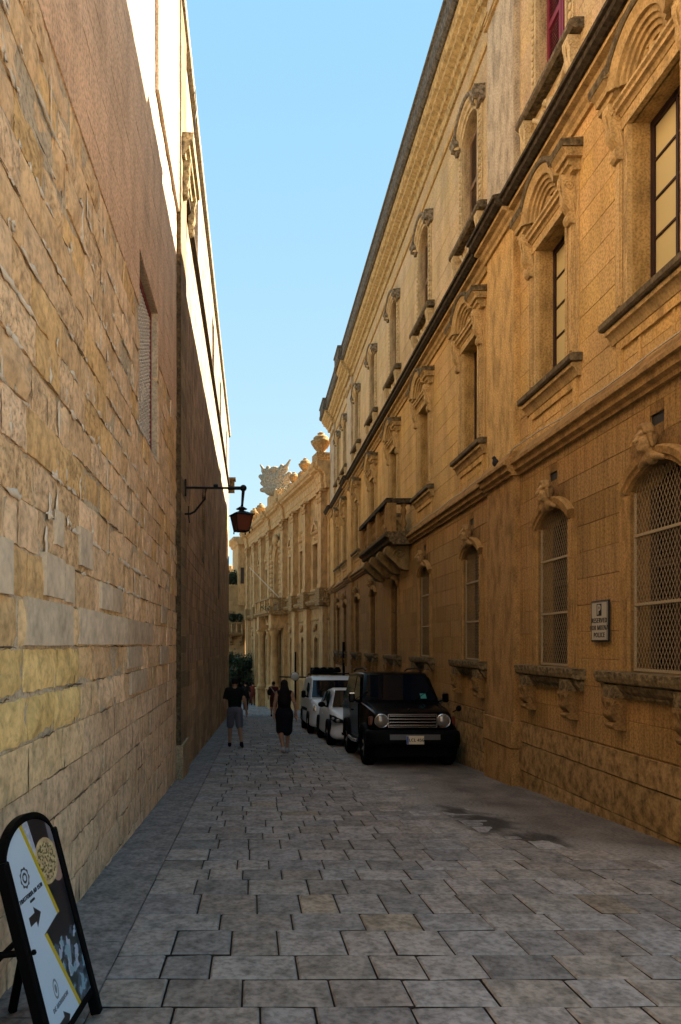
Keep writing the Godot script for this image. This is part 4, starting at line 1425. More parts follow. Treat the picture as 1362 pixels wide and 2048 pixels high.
	done("handrail", M.weathered, B)
	for u in [-2.47, -0.9, 0.9, 2.47]:
		mb(PAL * 0.9); bx(u - 0.15, u + 0.15, 3.78, 4.5, 0.95, 1.2); done("balcony_post", M.stone, B)
	mb(PAL * 0.9); lathe(BALUSTER, 8)
	var m := commit()
	for u in [-2.1, -1.7, -1.3, -0.5, -0.1, 0.3, 1.3, 1.7, 2.1]: put(m, "baluster", M.stone, B).position = Vector3(u, 3.78, 1.08)
	for w in [0.25, 0.6]:
		for s in [-1, 1]: put(m, "baluster", M.stone, B).position = Vector3(s * 2.47, 3.78, w)
	# roof: urns on pedestals, coat of arms
	for k in [[11.28, 1.2], [8.0, 0.85], [5.3, 0.75], [-5.3, 0.9], [-8.0, 1.0], [-11.28, 1.2]]:
		mb(PAL * 0.9)
		var s: float = k[1]
		bx(k[0] - 0.4 * s, k[0] + 0.4 * s, 11.0, 11.0 + 0.45 * s, -0.1, 0.6)
		lathe([V(0, 0.45 * s), V(0.24 * s, 0.45 * s), V(0.16 * s, 0.56 * s), V(0.3 * s, 0.72 * s), V(0.42 * s, 0.92 * s), V(0.46 * s, 1.02 * s), V(0.3 * s, 1.06 * s), V(0.34 * s, 1.16 * s), V(0.26 * s, 1.24 * s), V(0.12 * s, 1.28 * s), V(0.16 * s, 1.36 * s), V(0.0, 1.46 * s)], 12, Vector3(k[0], 11.0, 0.25))
		done("roof_urn", M.weathered, P)
	mb(PAL)
	bx(-1.6, 1.6, 11.0, 11.9, -0.4, 0.5)
	for s in [-1, 1]: bx(s * 2.6, s * 1.6, 11.0, 11.4, -0.3, 0.45)
	done("attic_pedestal", M.stone, P)
	mb()
	var g2 := Color(0.46, 0.395, 0.29)
	var pr := [ell(Vector3(0, 12.75, .35), Vector3(.5, .65, .16), g2, .1), ell(Vector3(0, 12.75, .5), Vector3(.3, .4, .1), g2, .04), ell(Vector3(0, 13.55, .35), Vector3(.34, .22, .2), g2, .08)]
	pr.append(ell(Vector3(0, 12.2, .3), Vector3(.75, .45, .35), g2, .1))
	for s in [-1, 1]:
		var ends := [[1.0, 12.3, .2], [.95, 12.75, .17], [1.05, 13.2, .2], [.9, 13.6, .16], [1.08, 14.15, .15], [.5, 13.75, .14]]
		for k in 6:
			var e = ends[k]
			var tip := Vector3(s * (e[0] - (0.12 if s > 0 and k == 3 else 0.0)), e[1] - (0.15 if s < 0 and k == 4 else 0.0), .1 + .06 * (k % 3))
			pr.append(cap(Vector3(s * .3, 12.2 + .17 * k, .3), tip, (.27 if k != 4 else .24), (.15 if k != 4 else .06), g2, .06))
			pr.append(ell(Vector3(s * .3, 12.2 + .17 * k, .3).lerp(tip, .6) + Vector3(0, .05, .1), Vector3(.13, .12, .12), g2, .04))
		for k in 5: pr.append(ell(Vector3(s * (.42 + .05 * (k % 2)), 12.25 + .27 * k, .5), Vector3(.1, .12, .1), g2, .03))
	sdf(pr, 0.05)
	done("coat_of_arms", M.weathered, P).transform = Transform3D(Basis(Vector3.UP, 1.0), Vector3(0.2, -0.15, 0.25))
	# projecting far pavilion
	mb(PAL * 1.08)
	bx(-17.0, -13.7, 5.0, 10.3, -3.0, 0.62)
	bx(-13.8, -11.85, -4.5, 10.99, -3.0, -0.05)
	mold([V(-.05, 10.3), V(.7, 10.3), V(.8, 10.55), V(1.05, 10.7), V(1.1, 10.95), V(-.05, 11.0)], -17.2, -13.4)
	done("pavilion", M.stone, P)
	mb(Color(0.06, 0.05, 0.04)); bx(-13.71, -13.67, 6.9, 8.3, 0.12, 0.42); done("pavilion_window", M.plain, P)
	# flagpole
	mb(Color(0.7, 0.68, 0.64)); tube([Vector3(1.3, 4.7, 0.3), Vector3(1.25, 5.5, 1.1), Vector3(1.2, 6.6, 2.2)], [0.032, 0.028, 0.02], 6); ball(Vector3(1.2, 6.65, 2.24), Vector3.ONE * 0.045, 6, 4)
	var fp := done("flagpole", M.plain)
	fp.transform = P.transform
	tag(fp, "bare white flagpole slanting out over the far palace balcony", "flagpole")
	# tufts growing on the cornice and the balcony
	plant_tuft(P, Vector3(3.6, 11.05, 0.5), 0.55, 0.75, 31, "leafy green tuft growing on the roof cornice beside the coat of arms")
	plant_tuft(P, Vector3(-7.2, 10.6, 0.55), 0.35, 0.45, 32, "small dark tuft sprouting from the far cornice above the lantern's level")
	plant_tuft(P, Vector3(2.3, 3.7, 1.25), 0.45, 0.5, 33, "dark weeds hanging on the corner of the far palace balcony")

func plant_tuft(at_thing: Node3D, c: Vector3, r: float, h: float, sd: int, label: String) -> void:
	var o := base("wall_plant", at_thing.transform * c)
	tag(o, label, "plant")
	leaves(r, h, 160, 0.09, sd)
	stuff(done("foliage", M.leaf, o))
	mb(Color(0.08, 0.06, 0.03))
	for k in 4: tube([Vector3(0, -0.1, 0), Vector3(cos(k * 1.6) * r * 0.4, h * 0.4, sin(k * 1.6) * r * 0.4)], 0.012, 4)
	done("stem", M.plain, o)

func leaves(r: float, h: float, n: int, size: float, sd: int, c := Color(0.035, 0.055, 0.018)) -> void:
	var rr := RandomNumberGenerator.new(); rr.seed = sd
	mb()
	for i in n:
		var d := Vector3(rr.randfn(), rr.randfn(), rr.randfn()).normalized() * pow(rr.randf(), 0.4)
		var q := Vector3(d.x * r, h * 0.5 + d.y * h * 0.5, d.z * r)
		var k := 0.75 + 0.5 * n3.get_noise_3d(q.x * 2.2 / r + sd, q.y * 2.2 / r, q.z * 2.2 / r)
		if k < 0.66: continue
		q *= 0.8 + 0.3 * k
		var a := Vector3(rr.randfn(), rr.randfn() + 0.3, rr.randfn()).normalized()
		var b := a.cross(Vector3(rr.randfn(), rr.randfn(), rr.randfn())).normalized()
		var s := size * rr.randf_range(0.6, 1.3)
		col = c * rr.randf_range(0.6, 1.5)
		tri(q - b * s * 0.35, q + b * s * 0.35, q + a * s)

func tree(called: String, at: Vector3, r: float, h: float, sd: int, n: int, label: String, cat: String, group := "") -> void:
	var o := base(called, at)
	tag(o, label, cat, group)
	mb(Color(0.09, 0.065, 0.04))
	var rr := RandomNumberGenerator.new(); rr.seed = sd
	tube([Vector3(0, -0.1, 0), Vector3(0.04, h * 0.3, 0), Vector3(-0.03, h * 0.7, 0.05)], [0.11, 0.08, 0.03], 7)
	for k in 7:
		var a := k * 2.4
		tube([Vector3(0, h * (0.2 + 0.06 * k), 0), Vector3(cos(a) * r * 0.6, h * (0.35 + 0.07 * k), sin(a) * r * 0.6)], [0.05, 0.015], 5)
	done("trunk", M.plain, o)
	mb()
	var clumps := []
	for k in 26:
		var d := Vector3(rr.randfn(), rr.randfn(), rr.randfn()).normalized()
		clumps.append([Vector3(d.x * r * 0.72, h * 0.56 + d.y * h * 0.38, d.z * r * 0.72), r * rr.randf_range(0.22, 0.42), rr.randf_range(0.6, 1.35)])
	for i in n:
		var c = clumps[rr.randi() % clumps.size()]
		var q: Vector3 = c[0] + Vector3(rr.randfn(), rr.randfn(), rr.randfn()) * c[1] * 0.6
		if q.y < 0.05: continue
		var a := Vector3(rr.randfn(), rr.randfn() + 0.3, rr.randfn()).normalized()
		var b := a.cross(Vector3(rr.randfn(), rr.randfn(), rr.randfn())).normalized()
		var s := 0.17 * rr.randf_range(0.6, 1.3)
		col = Color(0.016, 0.03, 0.01) * c[2] * rr.randf_range(0.7, 1.4)
		tri(q - b * s * 0.4, q + b * s * 0.4, q + a * s)
	stuff(done("crown", M.leaf, o))

func build_far() -> void:
	# garden wall with terrace at the bend of the street
	var G := base("terrace_house", Vector3(-3.5, gy(61.5), -61.5))
	tag(G, "far sandstone house with terrace and balustraded balcony beyond the bend", "house")
	var y := -gy(61.5)
	mb(PAL * 0.8)
	bx(-5, 2.85, -1, y + 6.65, -1.4, 0)
	bx(-5, 2.88, y + 6.65, y + 6.8, -1.45, 0.08)
	done("wall", M.ashlar, G)
	mb(PAL * 0.7)
	for r in 22:
		var u := -2.0
		while u < 2.85:
			var w := rng.randf_range(0.6, 1.0)
			col = PAL * rng.randf_range(0.6, 0.9)
			stone_block(u + .015, minf(u + w, 2.84) - .015, y - 2.6 + r * 0.42, y - 2.2 + r * 0.42, 0.03, 0.02, 0.06, 2, 2, 0.02, u)
			u += w
	stuff(done("masonry", M.ashlar, G))
	mb(PAL * 0.7)
	mold([V(0, y + 2.3), V(.6, y + 2.3), V(.8, y + 2.45), V(.85, y + 2.6), V(0, y + 2.6)], -2.0, 2.7)
	mold([V(.66, y + 3.5), V(.66, y + 3.38), V(.86, y + 3.38), V(.86, y + 3.5)], -2.0, 2.7)
	for u in [-0.8, 0.4, 1.6, 2.5]: console(u, y + 2.3, 0.8, 0.55, 0.3, 0.22)
	var b := done("balcony", M.weathered, G)
	mb(PAL * 0.85); lathe(BALUSTER, 8)
	var m := commit()
	for k in 11:
		var bl := put(m, "baluster", M.stone, b)
		bl.position = Vector3(-1.9 + k * 0.45, y + 2.6, 0.76); bl.scale = Vector3(1.3, 1.1, 1.3)
	mb(Color(0.03, 0.025, 0.02)); bx(0.2, 0.9, y - 1.6, y + 0.4, -.05, 0.04); done("window", M.plain, G)
	var T := base("far_tower", Vector3(-3.3, gy(84), -84))
	tag(T, "pale rough stone tower top peeping over the far terrace", "tower")
	mb(PAL * 0.95)
	bx(-1.5, 2.6, 0, 15.2, -4, 0)
	for k in 5: cbox(Vector3(-1.1 + k * 0.85, 15.5, -0.3), Vector3(0.6, 0.8, 0.7), 0.12)
	done("tower_wall", M.rough_stone, T)
	for k in 3:
		tree("terrace_shrub", Vector3(-2.5 + k * 0.75, 6.7, -62.2), 0.55, [1.0, 1.35, 0.9][k], 50 + k, 900, ["leftmost low dark shrub on the far terrace wall", "middle taller dark shrub on the far terrace wall", "right low dark shrub on the far terrace wall by the palace"][k], "shrub", "shrubs on the far terrace")
	for k in 2:
		var px := -1.75 + k * 0.55
		tree("potted_plant", Vector3(px, 3.5, -60.8), 0.35, 0.7, 60 + k, 300, ["left dark potted plant on the far balustrade", "right dark potted plant on the far balustrade nearest the palace"][k], "plant", "plants on the far balustrade")
	tree("street_tree", Vector3(-1.55, gy(56), -56), 1.3, 3.9, 71, 12000, "dense dark green bushy tree just beyond the left house corner", "tree", "bushy trees at the bend")
	tree("street_tree", Vector3(-0.2, gy(58.5), -58.5), 1.1, 3.9, 72, 11000, "dense dark green bushy tree next to the far palace columns", "tree", "bushy trees at the bend")

# ---------------------------------------------------------------- street furniture
func build_street_things() -> void:
	# lantern on its wall arm
	var d := 12.2
	var L := base("wall_lantern", Vector3(-1.19, 4.3, -d))
	tag(L, "black iron wall lantern with amber panes hanging from a long bracket arm", "lantern")
	mb()
	cbox(Vector3(0.02, 0, 0), Vector3(0.04, 0.3, 0.05), 0.01)
	tube([Vector3(0, 0, 0), Vector3(0.95, -0.01, 0)], 0.02, 8)
	tube([Vector3(0.76, -0.01, 0), Vector3(1.0, -0.01, 0)], 0.032, 8)
	ball(Vector3(1.03, -0.01, 0), Vector3.ONE * 0.06, 10, 7)
	cbox(Vector3(0.55, 0.03, 0), Vector3(0.08, 0.05, 0.06), 0.01)
	tube([Vector3(0, -0.46, 0), Vector3(0.1, -0.46, 0), Vector3(0.18, -0.42, 0), Vector3(0.36, -0.2, 0), Vector3(0.38, -0.02, 0)], 0.018, 7)
	tube([Vector3(0.08, -0.46 + 0.14, 0), Vector3(0.075, -0.46, 0), Vector3(0.09, -0.62, 0)], 0.009, 5)
	done("bracket_arm", M.iron, L)
	mb()
	tube([Vector3(1.03, -0.05, 0), Vector3(1.01, -0.3, 0), Vector3(1.0, -0.36, 0)], [0.03, 0.022, 0.03], 7)
	var c := Vector3(1.0, -0.36, 0)
	lathe([V(0, 0.03), V(0.03, 0.03), V(0.1, -0.01), V(0.1, -0.02), V(0.04, -0.02), V(0.05, -0.06)], 8, c)
	var ring := func(r: float, y: float) -> Array:
		var q := []
		for k in 4: q.append(c + Vector3(cos(0.42 + k * PI / 2) * r, y, sin(0.42 + k * PI / 2) * r))
		return q
	loft([ring.call(0.06, -0.05), ring.call(0.26, -0.115), ring.call(0.26, -0.125), ring.call(0.04, -0.11)])
	for k in 4:
		tube([ring.call(0.215, -0.12)[k], ring.call(0.145, -0.4)[k]], 0.011, 5)
		ball(ring.call(0.15, -0.425)[k], Vector3(0.014, 0.025, 0.014), 5, 4)
		for e in [[0.213, -0.125], [0.148, -0.4]]: tube([ring.call(e[0], e[1])[k], ring.call(e[0], e[1])[(k + 1) % 4]], 0.009, 5)
	done("lantern_frame", M.iron, L)
	for k in 4:
		mb()
		var a = ring.call(0.205, -0.13); var b = ring.call(0.142, -0.395)
		quad(b[k], b[(k + 1) % 4], a[(k + 1) % 4], a[k])
		done("lantern_pane", M.amber, L)
	# parking sign
	var S := base("parking_sign", Vector3(4.1, 1.6, -8.18), -PI / 2)
	tag(S, "small white rectangular parking sign reading reserved for police on the right wall", "sign")
	mb(); cbox(Vector3(0, 0.24, 0.035), Vector3(0.41, 0.48, 0.024), 0.006); done("sign_board", M.ink, S)
	mb(); bx(-0.19, 0.19, 0.015, 0.465, 0.04, 0.0495); done("sign_face", M.sign_face, S)
	mb(); bx(-0.055, 0.055, 0.3, 0.44, 0.04, 0.052); done("parking_symbol", M.ink, S)
	mb(); bx(-0.185, 0.185, 0.012, 0.018, 0.04, 0.0515); for s in [-1, 1]: bx(s * 0.178, s * 0.184, 0.02, 0.46, 0.04, 0.0515)
	bx(-0.185, 0.185, 0.456, 0.462, 0.04, 0.0512)
	done("sign_border", M.ink, S)
	text("P", 0.115, Vector3(0, 0.37, 0.0535), M.sign_face, S)
	text("RESERVED", 0.056, Vector3(0, 0.245, 0.0505), M.ink, S)
	text("FOR MDINA", 0.056, Vector3(0, 0.16, 0.0505), M.ink, S)
	text("POLICE", 0.056, Vector3(0, 0.075, 0.0505), M.ink, S)
	# bird on the string course of the near pilaster
	var B := base("perched_bird", Vector3(3.92, 4.42, -11.3), -PI / 2)
	tag(B, "small dark bird perched on the string course of the near pilaster", "bird")
	mb()
	var bc := Color(0.03, 0.03, 0.035)
	sdf([ell(Vector3(0, 0.08, 0), Vector3(.045, .065, .05), bc, .02), ell(Vector3(0.0, 0.155, 0.02), Vector3(.028, .03, .03), bc, .02), cap(Vector3(0, 0.06, -.03), Vector3(0, 0.02, -.13), .03, .012, bc, .02), cap(Vector3(0, .152, .045), Vector3(0, .146, .07), .009, .003, bc, .006), cap(Vector3(-.04, .09, 0), Vector3(-.03, .05, -.09), .02, .008, bc, .012), cap(Vector3(.04, .09, 0), Vector3(.03, .05, -.09), .02, .008, bc, .012)], 0.008)
	for s in [-1, 1]: tube([Vector3(s * .015, 0.03, 0), Vector3(s * .018, 0, 0.01)], 0.005, 4)
	done("bird_body", M.cloth, B)
	# round mirror on a pole by the van
	var Q := base("mirror_pole", Vector3(2.02, gy(33), -33))
	tag(Q, "round pale mirror with arm on a thin dark pole behind the white van", "traffic mirror")
	mb(); tube([Vector3(0, 0, 0), Vector3(0, 3.1, 0)], 0.045, 8); tube([Vector3(-0.75, 1.92, 0.05), Vector3(0.75, 1.9, 0.05)], 0.035, 6); done("pole", M.iron, Q)
	mb(Color(0.78, 0.74, 0.68)); sg = 0
	var lens := []
	for k in 7: lens.append(V(0.19 * sin(k / 6.0 * PI / 2), 0.1 * cos(k / 6.0 * PI / 2)))
	lens.reverse()
	tf = Transform3D(Basis(Vector3.RIGHT, PI / 2), Vector3(-0.02, 1.95, 0.1))
	lathe(lens, 20)
	done("mirror_disc", M.plain, Q)
	mb(); tf = Transform3D(Basis(Vector3.RIGHT, PI / 2), Vector3(-0.02, 1.95, 0.05)); lathe([V(0, -0.03), V(0.18, -0.02), V(0.205, 0.02), V(0.205, 0.05), V(0.185, 0.055)], 20); done("mirror_rim", M.iron, Q)
	# drainpipe
	var D := base("drainpipe", Vector3(3.93, gy(30.2), -30.2))
	tag(D, "black drainpipe standing against the right palace wall above the van", "pipe")
	mb(); tube([Vector3(0, 0, 0), Vector3(0, 3.4, 0)], 0.06, 8); for k in 3: tube([Vector3(0, 0.6 + k, 0), Vector3(0, 0.68 + k, 0)], 0.075, 8); done("pipe", M.iron, D)
	# thin cable along the string course
	mb(Color(0.5, 0.45, 0.38))
	var pts := []
	for k in 34: pts.append(Vector3(4.1 - 0.1 - (0.1 if (k > 9 and k < 13) else 0.0), 4.485 + 0.012 * sin(k * 1.7), -4.5 - k * 0.5))
	tube(pts, 0.008, 5)
	tag(done("wall_cable", M.plain), "thin pale cable running along the string course of the right palace", "cable")
	a_board()

func a_board() -> void:
	# board frame: width runs away from the camera, face turned to the street, leaning back to the wall
	var near_top := Vector3(-0.995, 0.695, -2.81); var far_top := Vector3(-0.955, 0.695, -3.35)
	var near_bot := Vector3(-0.775, gy(2.77), -2.77); var far_bot := Vector3(-0.73, gy(3.29), -3.29)
	var A := base("sandwich_board", (near_bot + far_bot) / 2)
	tag(A, "black arched sandwich board with pizza poster and arrows leaning by the left wall", "sign")
	var o := A.position
	var X := (far_top - near_top).normalized()
	var Y := ((far_top + near_top) - (far_bot + near_bot)).normalized()
	var Z := X.cross(Y).normalized()
	Y = Z.cross(X)
	var W := 0.54
	var H := ((far_top + near_top) / 2 - (far_bot + near_bot) / 2).length()
	var face := Transform3D(Basis(X, Y, Z), Vector3.ZERO)
	for s in [-1, 1]:
		mb(); tf = face
		cbox(Vector3(s * W / 2, H / 2, 0), Vector3(0.042, H, 0.05), 0.005)
		done("post", M.black_trim, A)
	# panel with an arched head
	var pw := W / 2 - 0.022
	var n := 20
	var top := []
	for i in n + 1:
		var t := -1.0 + 2.0 * i / n
		top.append(Vector2(t * (pw + 0.02), H - 0.06 + 0.16 * sqrt(maxf(0, 1.0 - t * t * 0.96))))
	mb(); tf = face
	var poly := [Vector2(-pw, 0.13)]
	poly.append(Vector2(pw, 0.13))
	for i in range(n, -1, -1): poly.append(Vector2(clampf(top[i].x, -pw, pw), top[i].y))
	prism(poly, -0.012, 0.008)
	done("panel", M.black_trim, A)
	mb(); tf = face   # black arched rim
	for i in n:
		var a: Vector2 = top[i]; var b: Vector2 = top[i + 1]
		quad(Vector3(a.x, a.y - 0.0, 0.016), Vector3(b.x, b.y, 0.016), Vector3(b.x, b.y + 0.028, 0.016), Vector3(a.x, a.y + 0.028, 0.016))
		quad(Vector3(a.x, a.y + 0.028, 0.016), Vector3(b.x, b.y + 0.028, 0.016), Vector3(b.x, b.y + 0.028, -0.02), Vector3(a.x, a.y + 0.028, -0.02))
		quad(Vector3(b.x, b.y, -0.02), Vector3(a.x, a.y, -0.02), Vector3(a.x, a.y + 0.028, -0.02), Vector3(b.x, b.y + 0.028, -0.02))
	done("arched_rim", M.black_trim, A)
	mb(); tf = face
	bx(-pw, pw, 0.105, 0.135, -0.015, 0.015)
	done("bottom_rail", M.black_trim, A)
	# printed poster
	var v0 := 0.135; var v1 := H + 0.1
	st = SurfaceTool.new(); st.begin(Mesh.PRIMITIVE_TRIANGLES)
	for i in n:
		for t in [[i, 0], [i, 1], [i + 1, 1], [i, 0], [i + 1, 1], [i + 1, 0]]:
			var q: Vector2 = top[t[0]]
			var w := Vector2(clampf(q.x, -pw, pw), q.y - 0.004 if t[1] else v0)
			st.set_uv(Vector2((w.x + pw) / (2 * pw), 1.0 - (w.y - v0) / (v1 - v0)))
			st.set_normal(face.basis.z)
			st.add_vertex(face * Vector3(w.x, w.y, 0.0105))
	var pm := StandardMaterial3D.new()
	pm.albedo_texture = tex(poster_image())
	pm.roughness = 0.35
	put(st.commit(), "poster", pm, A)
	var gy_ := flat_mat(Color(0.03, 0.035, 0.045), 0.5)
	text("TRATTORIA AD 1530", 0.0185, face * Vector3(-0.105, H * 0.795, 0.012), gy_, A, "lettering", face.basis)
	text("MDINA", 0.011, face * Vector3(-0.11, H * 0.765, 0.012), gy_, A, "lettering", face.basis, false)
	text("DE MONDION", 0.019, face * Vector3(-0.085, H * 0.265, 0.012), flat_mat(Color(0.18, 0.2, 0.24), 0.5), A, "lettering", face.basis)
	# rear frame: two legs, rail and stay
	mb(); tf = Transform3D()
	var hinge_n := near_top - o + Vector3(-0.03, -0.02, 0); var hinge_f := far_top - o + Vector3(-0.03, -0.02, 0)
	var rb_n := Vector3(-1.17, gy(2.72), -2.72) - o; var rb_f := Vector3(-1.15, gy(3.35), -3.35) - o
	for q in [[hinge_n, rb_n], [hinge_f, rb_f]]:
		mb()
		tube([q[0], q[1]], 0.022, 4)
		done("rear_leg", M.black_trim, A)
	mb()
	tube([hinge_n.lerp(rb_n, 0.55), hinge_f.lerp(rb_f, 0.55)], 0.018, 4)
	tube([hinge_n.lerp(rb_n, 0.42), (near_top - o).lerp(near_bot - o, 0.42)], 0.014, 5)
	ball((near_top - o).lerp(near_bot - o, 0.42) + Vector3(0.03, 0, 0.0), Vector3.ONE * 0.012, 6, 4)
	done("stay", M.black_trim, A)

func poster_image() -> Image:
	var w := 256; var h := 512
	var im := Image.create(w, h, false, Image.FORMAT_RGB8)
	var lin := func(r: float, g: float, b: float) -> Color: return Color(r, g, b).linear_to_srgb()
	var white: Color = lin.call(0.50, 0.60, 0.72)
	var black: Color = lin.call(0.014, 0.014, 0.018)
	var yellow: Color = lin.call(0.50, 0.36, 0.015)
	for y in h:
		for x in w:
			var s := float(x) / w
			var t := float(y) / h * 1.14 - 0.13
			var edge := lerpf(0.367, 0.684, (t + 0.11) / 0.57)
			if t > 0.46: edge = lerpf(0.684, 0.34, (t - 0.46) / 0.035)
			if t > 0.495: edge = lerpf(0.34, 0.69, (t - 0.495) / 0.555)
			var c := black
			if s < edge: c = white
			elif s < edge + 0.055 and not (t > 0.462 and t < 0.497): c = yellow
			else:
				var q := Vector2((s - 0.74) / 0.25, (t - 0.15) / 0.135)
				var nn := n3b.get_noise_2d(s * 9, t * 22)
				if q.length() < 1.0:
					c = lin.call(0.5 + 0.2 * nn, 0.37 + 0.2 * nn, 0.2 + 0.1 * nn)
					if n3.get_noise_2d(s * 16, t * 40) > 0.1 and q.length() < 0.82: c = lin.call(0.10, 0.085, 0.035)
				elif Vector2((s - 0.93) / 0.16, (t - 0.19) / 0.12).length() < 1.0: c = lin.call(0.32, 0.2, 0.16)
				elif s > 0.42 + 0.05 * nn and s < 0.55 + (t + 0.1) * 0.2 and t < 0.1: c = lin.call(0.4 + 0.2 * nn, 0.42 + 0.2 * nn, 0.5 + 0.2 * nn)
				elif s > 0.9 and t < 0.1: c = lin.call(0.16, 0.15, 0.17)
				elif t > 0.6 + 0.05 * nn:
					var k := n3.get_noise_2d(s * 5 + 4.0, t * 9)
					var stripe := sin((s * 0.8 + t * 0.5) * 42.0)
					c = lin.call(0.06, 0.09, 0.13)
					if stripe > 0.1 and t < 0.83: c = lin.call(0.33, 0.38, 0.5)
					if k > 0.12: c = lin.call(0.02, 0.035, 0.04)
					if k < -0.22: c = lin.call(0.2, 0.32, 0.4)
			# crest, arrows
			var ink := false
			var g := Vector2((s - 0.243) / 0.085, (t - 0.147) / 0.055)
			if g.length() < 1.0 + 0.08 * sin(atan2(g.y, g.x) * 9) and not (g.length() > 0.52 and g.length() < 0.8) : ink = true
			if g.length() < 0.3: ink = false
			for a in [[0.26, 0.372], [0.33, 0.985]]:
				var v := Vector2((s - a[0]) * 0.5, (t - a[1]) * 0.9)
				if v.x > -0.06 and v.x < 0.005 and absf(v.y) < 0.022: ink = true
				if v.x >= 0.0 and v.x < 0.06 and absf(v.y) < 0.052 * (1.0 - v.x / 0.06): ink = true
			if ink and s < edge: c = black
			var g2 := Vector2((s - 0.3) / 0.05, (t - 0.79) / 0.055)
			if s < edge and (g2.length() < 1.0 and absf(g2.length() - 0.6) > 0.15): c = lin.call(0.14, 0.17, 0.21)
			im.set_pixel(x, y, c)
	return im

# ---------------------------------------------------------------- vehicles (front towards +z, origin on the ground)
func rr_ring(z: float, hw0: float, hw1: float, y0: float, y1: float, r: float) -> Array:   # rounded outline: half-width hw0 at y0, hw1 at y1
	var q := []
	for c in [[1, 0], [1, 1], [-1, 1], [-1, 0]]:
		var hw := hw1 if c[1] else hw0
		var y := y1 if c[1] else y0
		var cc := Vector2(c[0] * (hw - r), y + (-r if c[1] else r))
		var a0 := -PI / 2 if c == [1, 0] else 0.0 if c == [1, 1] else PI / 2 if c == [-1, 1] else PI
		for k in 4:
			var a: float = a0 + PI / 2 * k / 3.0
			q.append(Vector3(cc.x + cos(a) * r, cc.y + sin(a) * r, z))
	return q

func wheel(car: Node3D, x: float, z: float, r: float, w: float, alloy: Material) -> void:
	mb()
	tf = Transform3D(Basis(Vector3.BACK, -PI / 2 if x > 0 else PI / 2), Vector3(x, r, z))
	lathe([V(r * 0.62, -w / 2), V(r * 0.9, -w / 2), V(r, -w * 0.34), V(r, w * 0.34), V(r * 0.9, w / 2), V(r * 0.62, w / 2), V(r * 0.6, w * 0.3)], 22)
	for k in 22:
		var a := TAU * k / 22
		box(Vector3(cos(a) * r, 0, -sin(a) * r), Vector3(0.02, w * 0.6, 0.02))
	var t := done("wheel", M.rubber, car)
	mb()
	tf = Transform3D(Basis(Vector3.BACK, -PI / 2 if x > 0 else PI / 2), Vector3(x, r, z))
	lathe([V(0, w * 0.3), V(r * 0.14, w * 0.32), V(r * 0.16, w * 0.2), V(r * 0.52, w * 0.24), V(r * 0.62, w * 0.42), V(r * 0.64, w * 0.3), V(r * 0.6, -w * 0.3)], 18)
	for k in 6:
		var a := TAU * k / 6
		tube([Vector3(cos(a) * r * 0.12, w * 0.3, -sin(a) * r * 0.12), Vector3(cos(a) * r * 0.58, w * 0.34, -sin(a) * r * 0.58)], r * 0.07, 5)
	done("rim", alloy, t)

func pane4(car: Node3D, a: Vector3, b: Vector3, c: Vector3, d: Vector3, called: String, mat: Material, lift := 0.006, inset := 0.06) -> Node3D:
	var n := (b - a).cross(d - a).normalized() * lift
	var m := (a + b + c + d) / 4
	mb()
	var q := []
	for e in [a, b, c, d]: q.append(e + (m - e).normalized() * inset + n)
	quad(q[0], q[1], q[2], q[3])
	var o := done(called, mat, car)
	return o

func build_cars() -> void:
	suv()
	hatchback()
	van()

func place_car(called: String, x: float, d: float, label: String, cat: String, turn := 0.0) -> Node3D:
	var o := base(called, Vector3(x, gy(d), -d))
	o.rotation = Vector3(-atan(SLOPE), turn, 0)
	tag(o, label, cat)
	return o

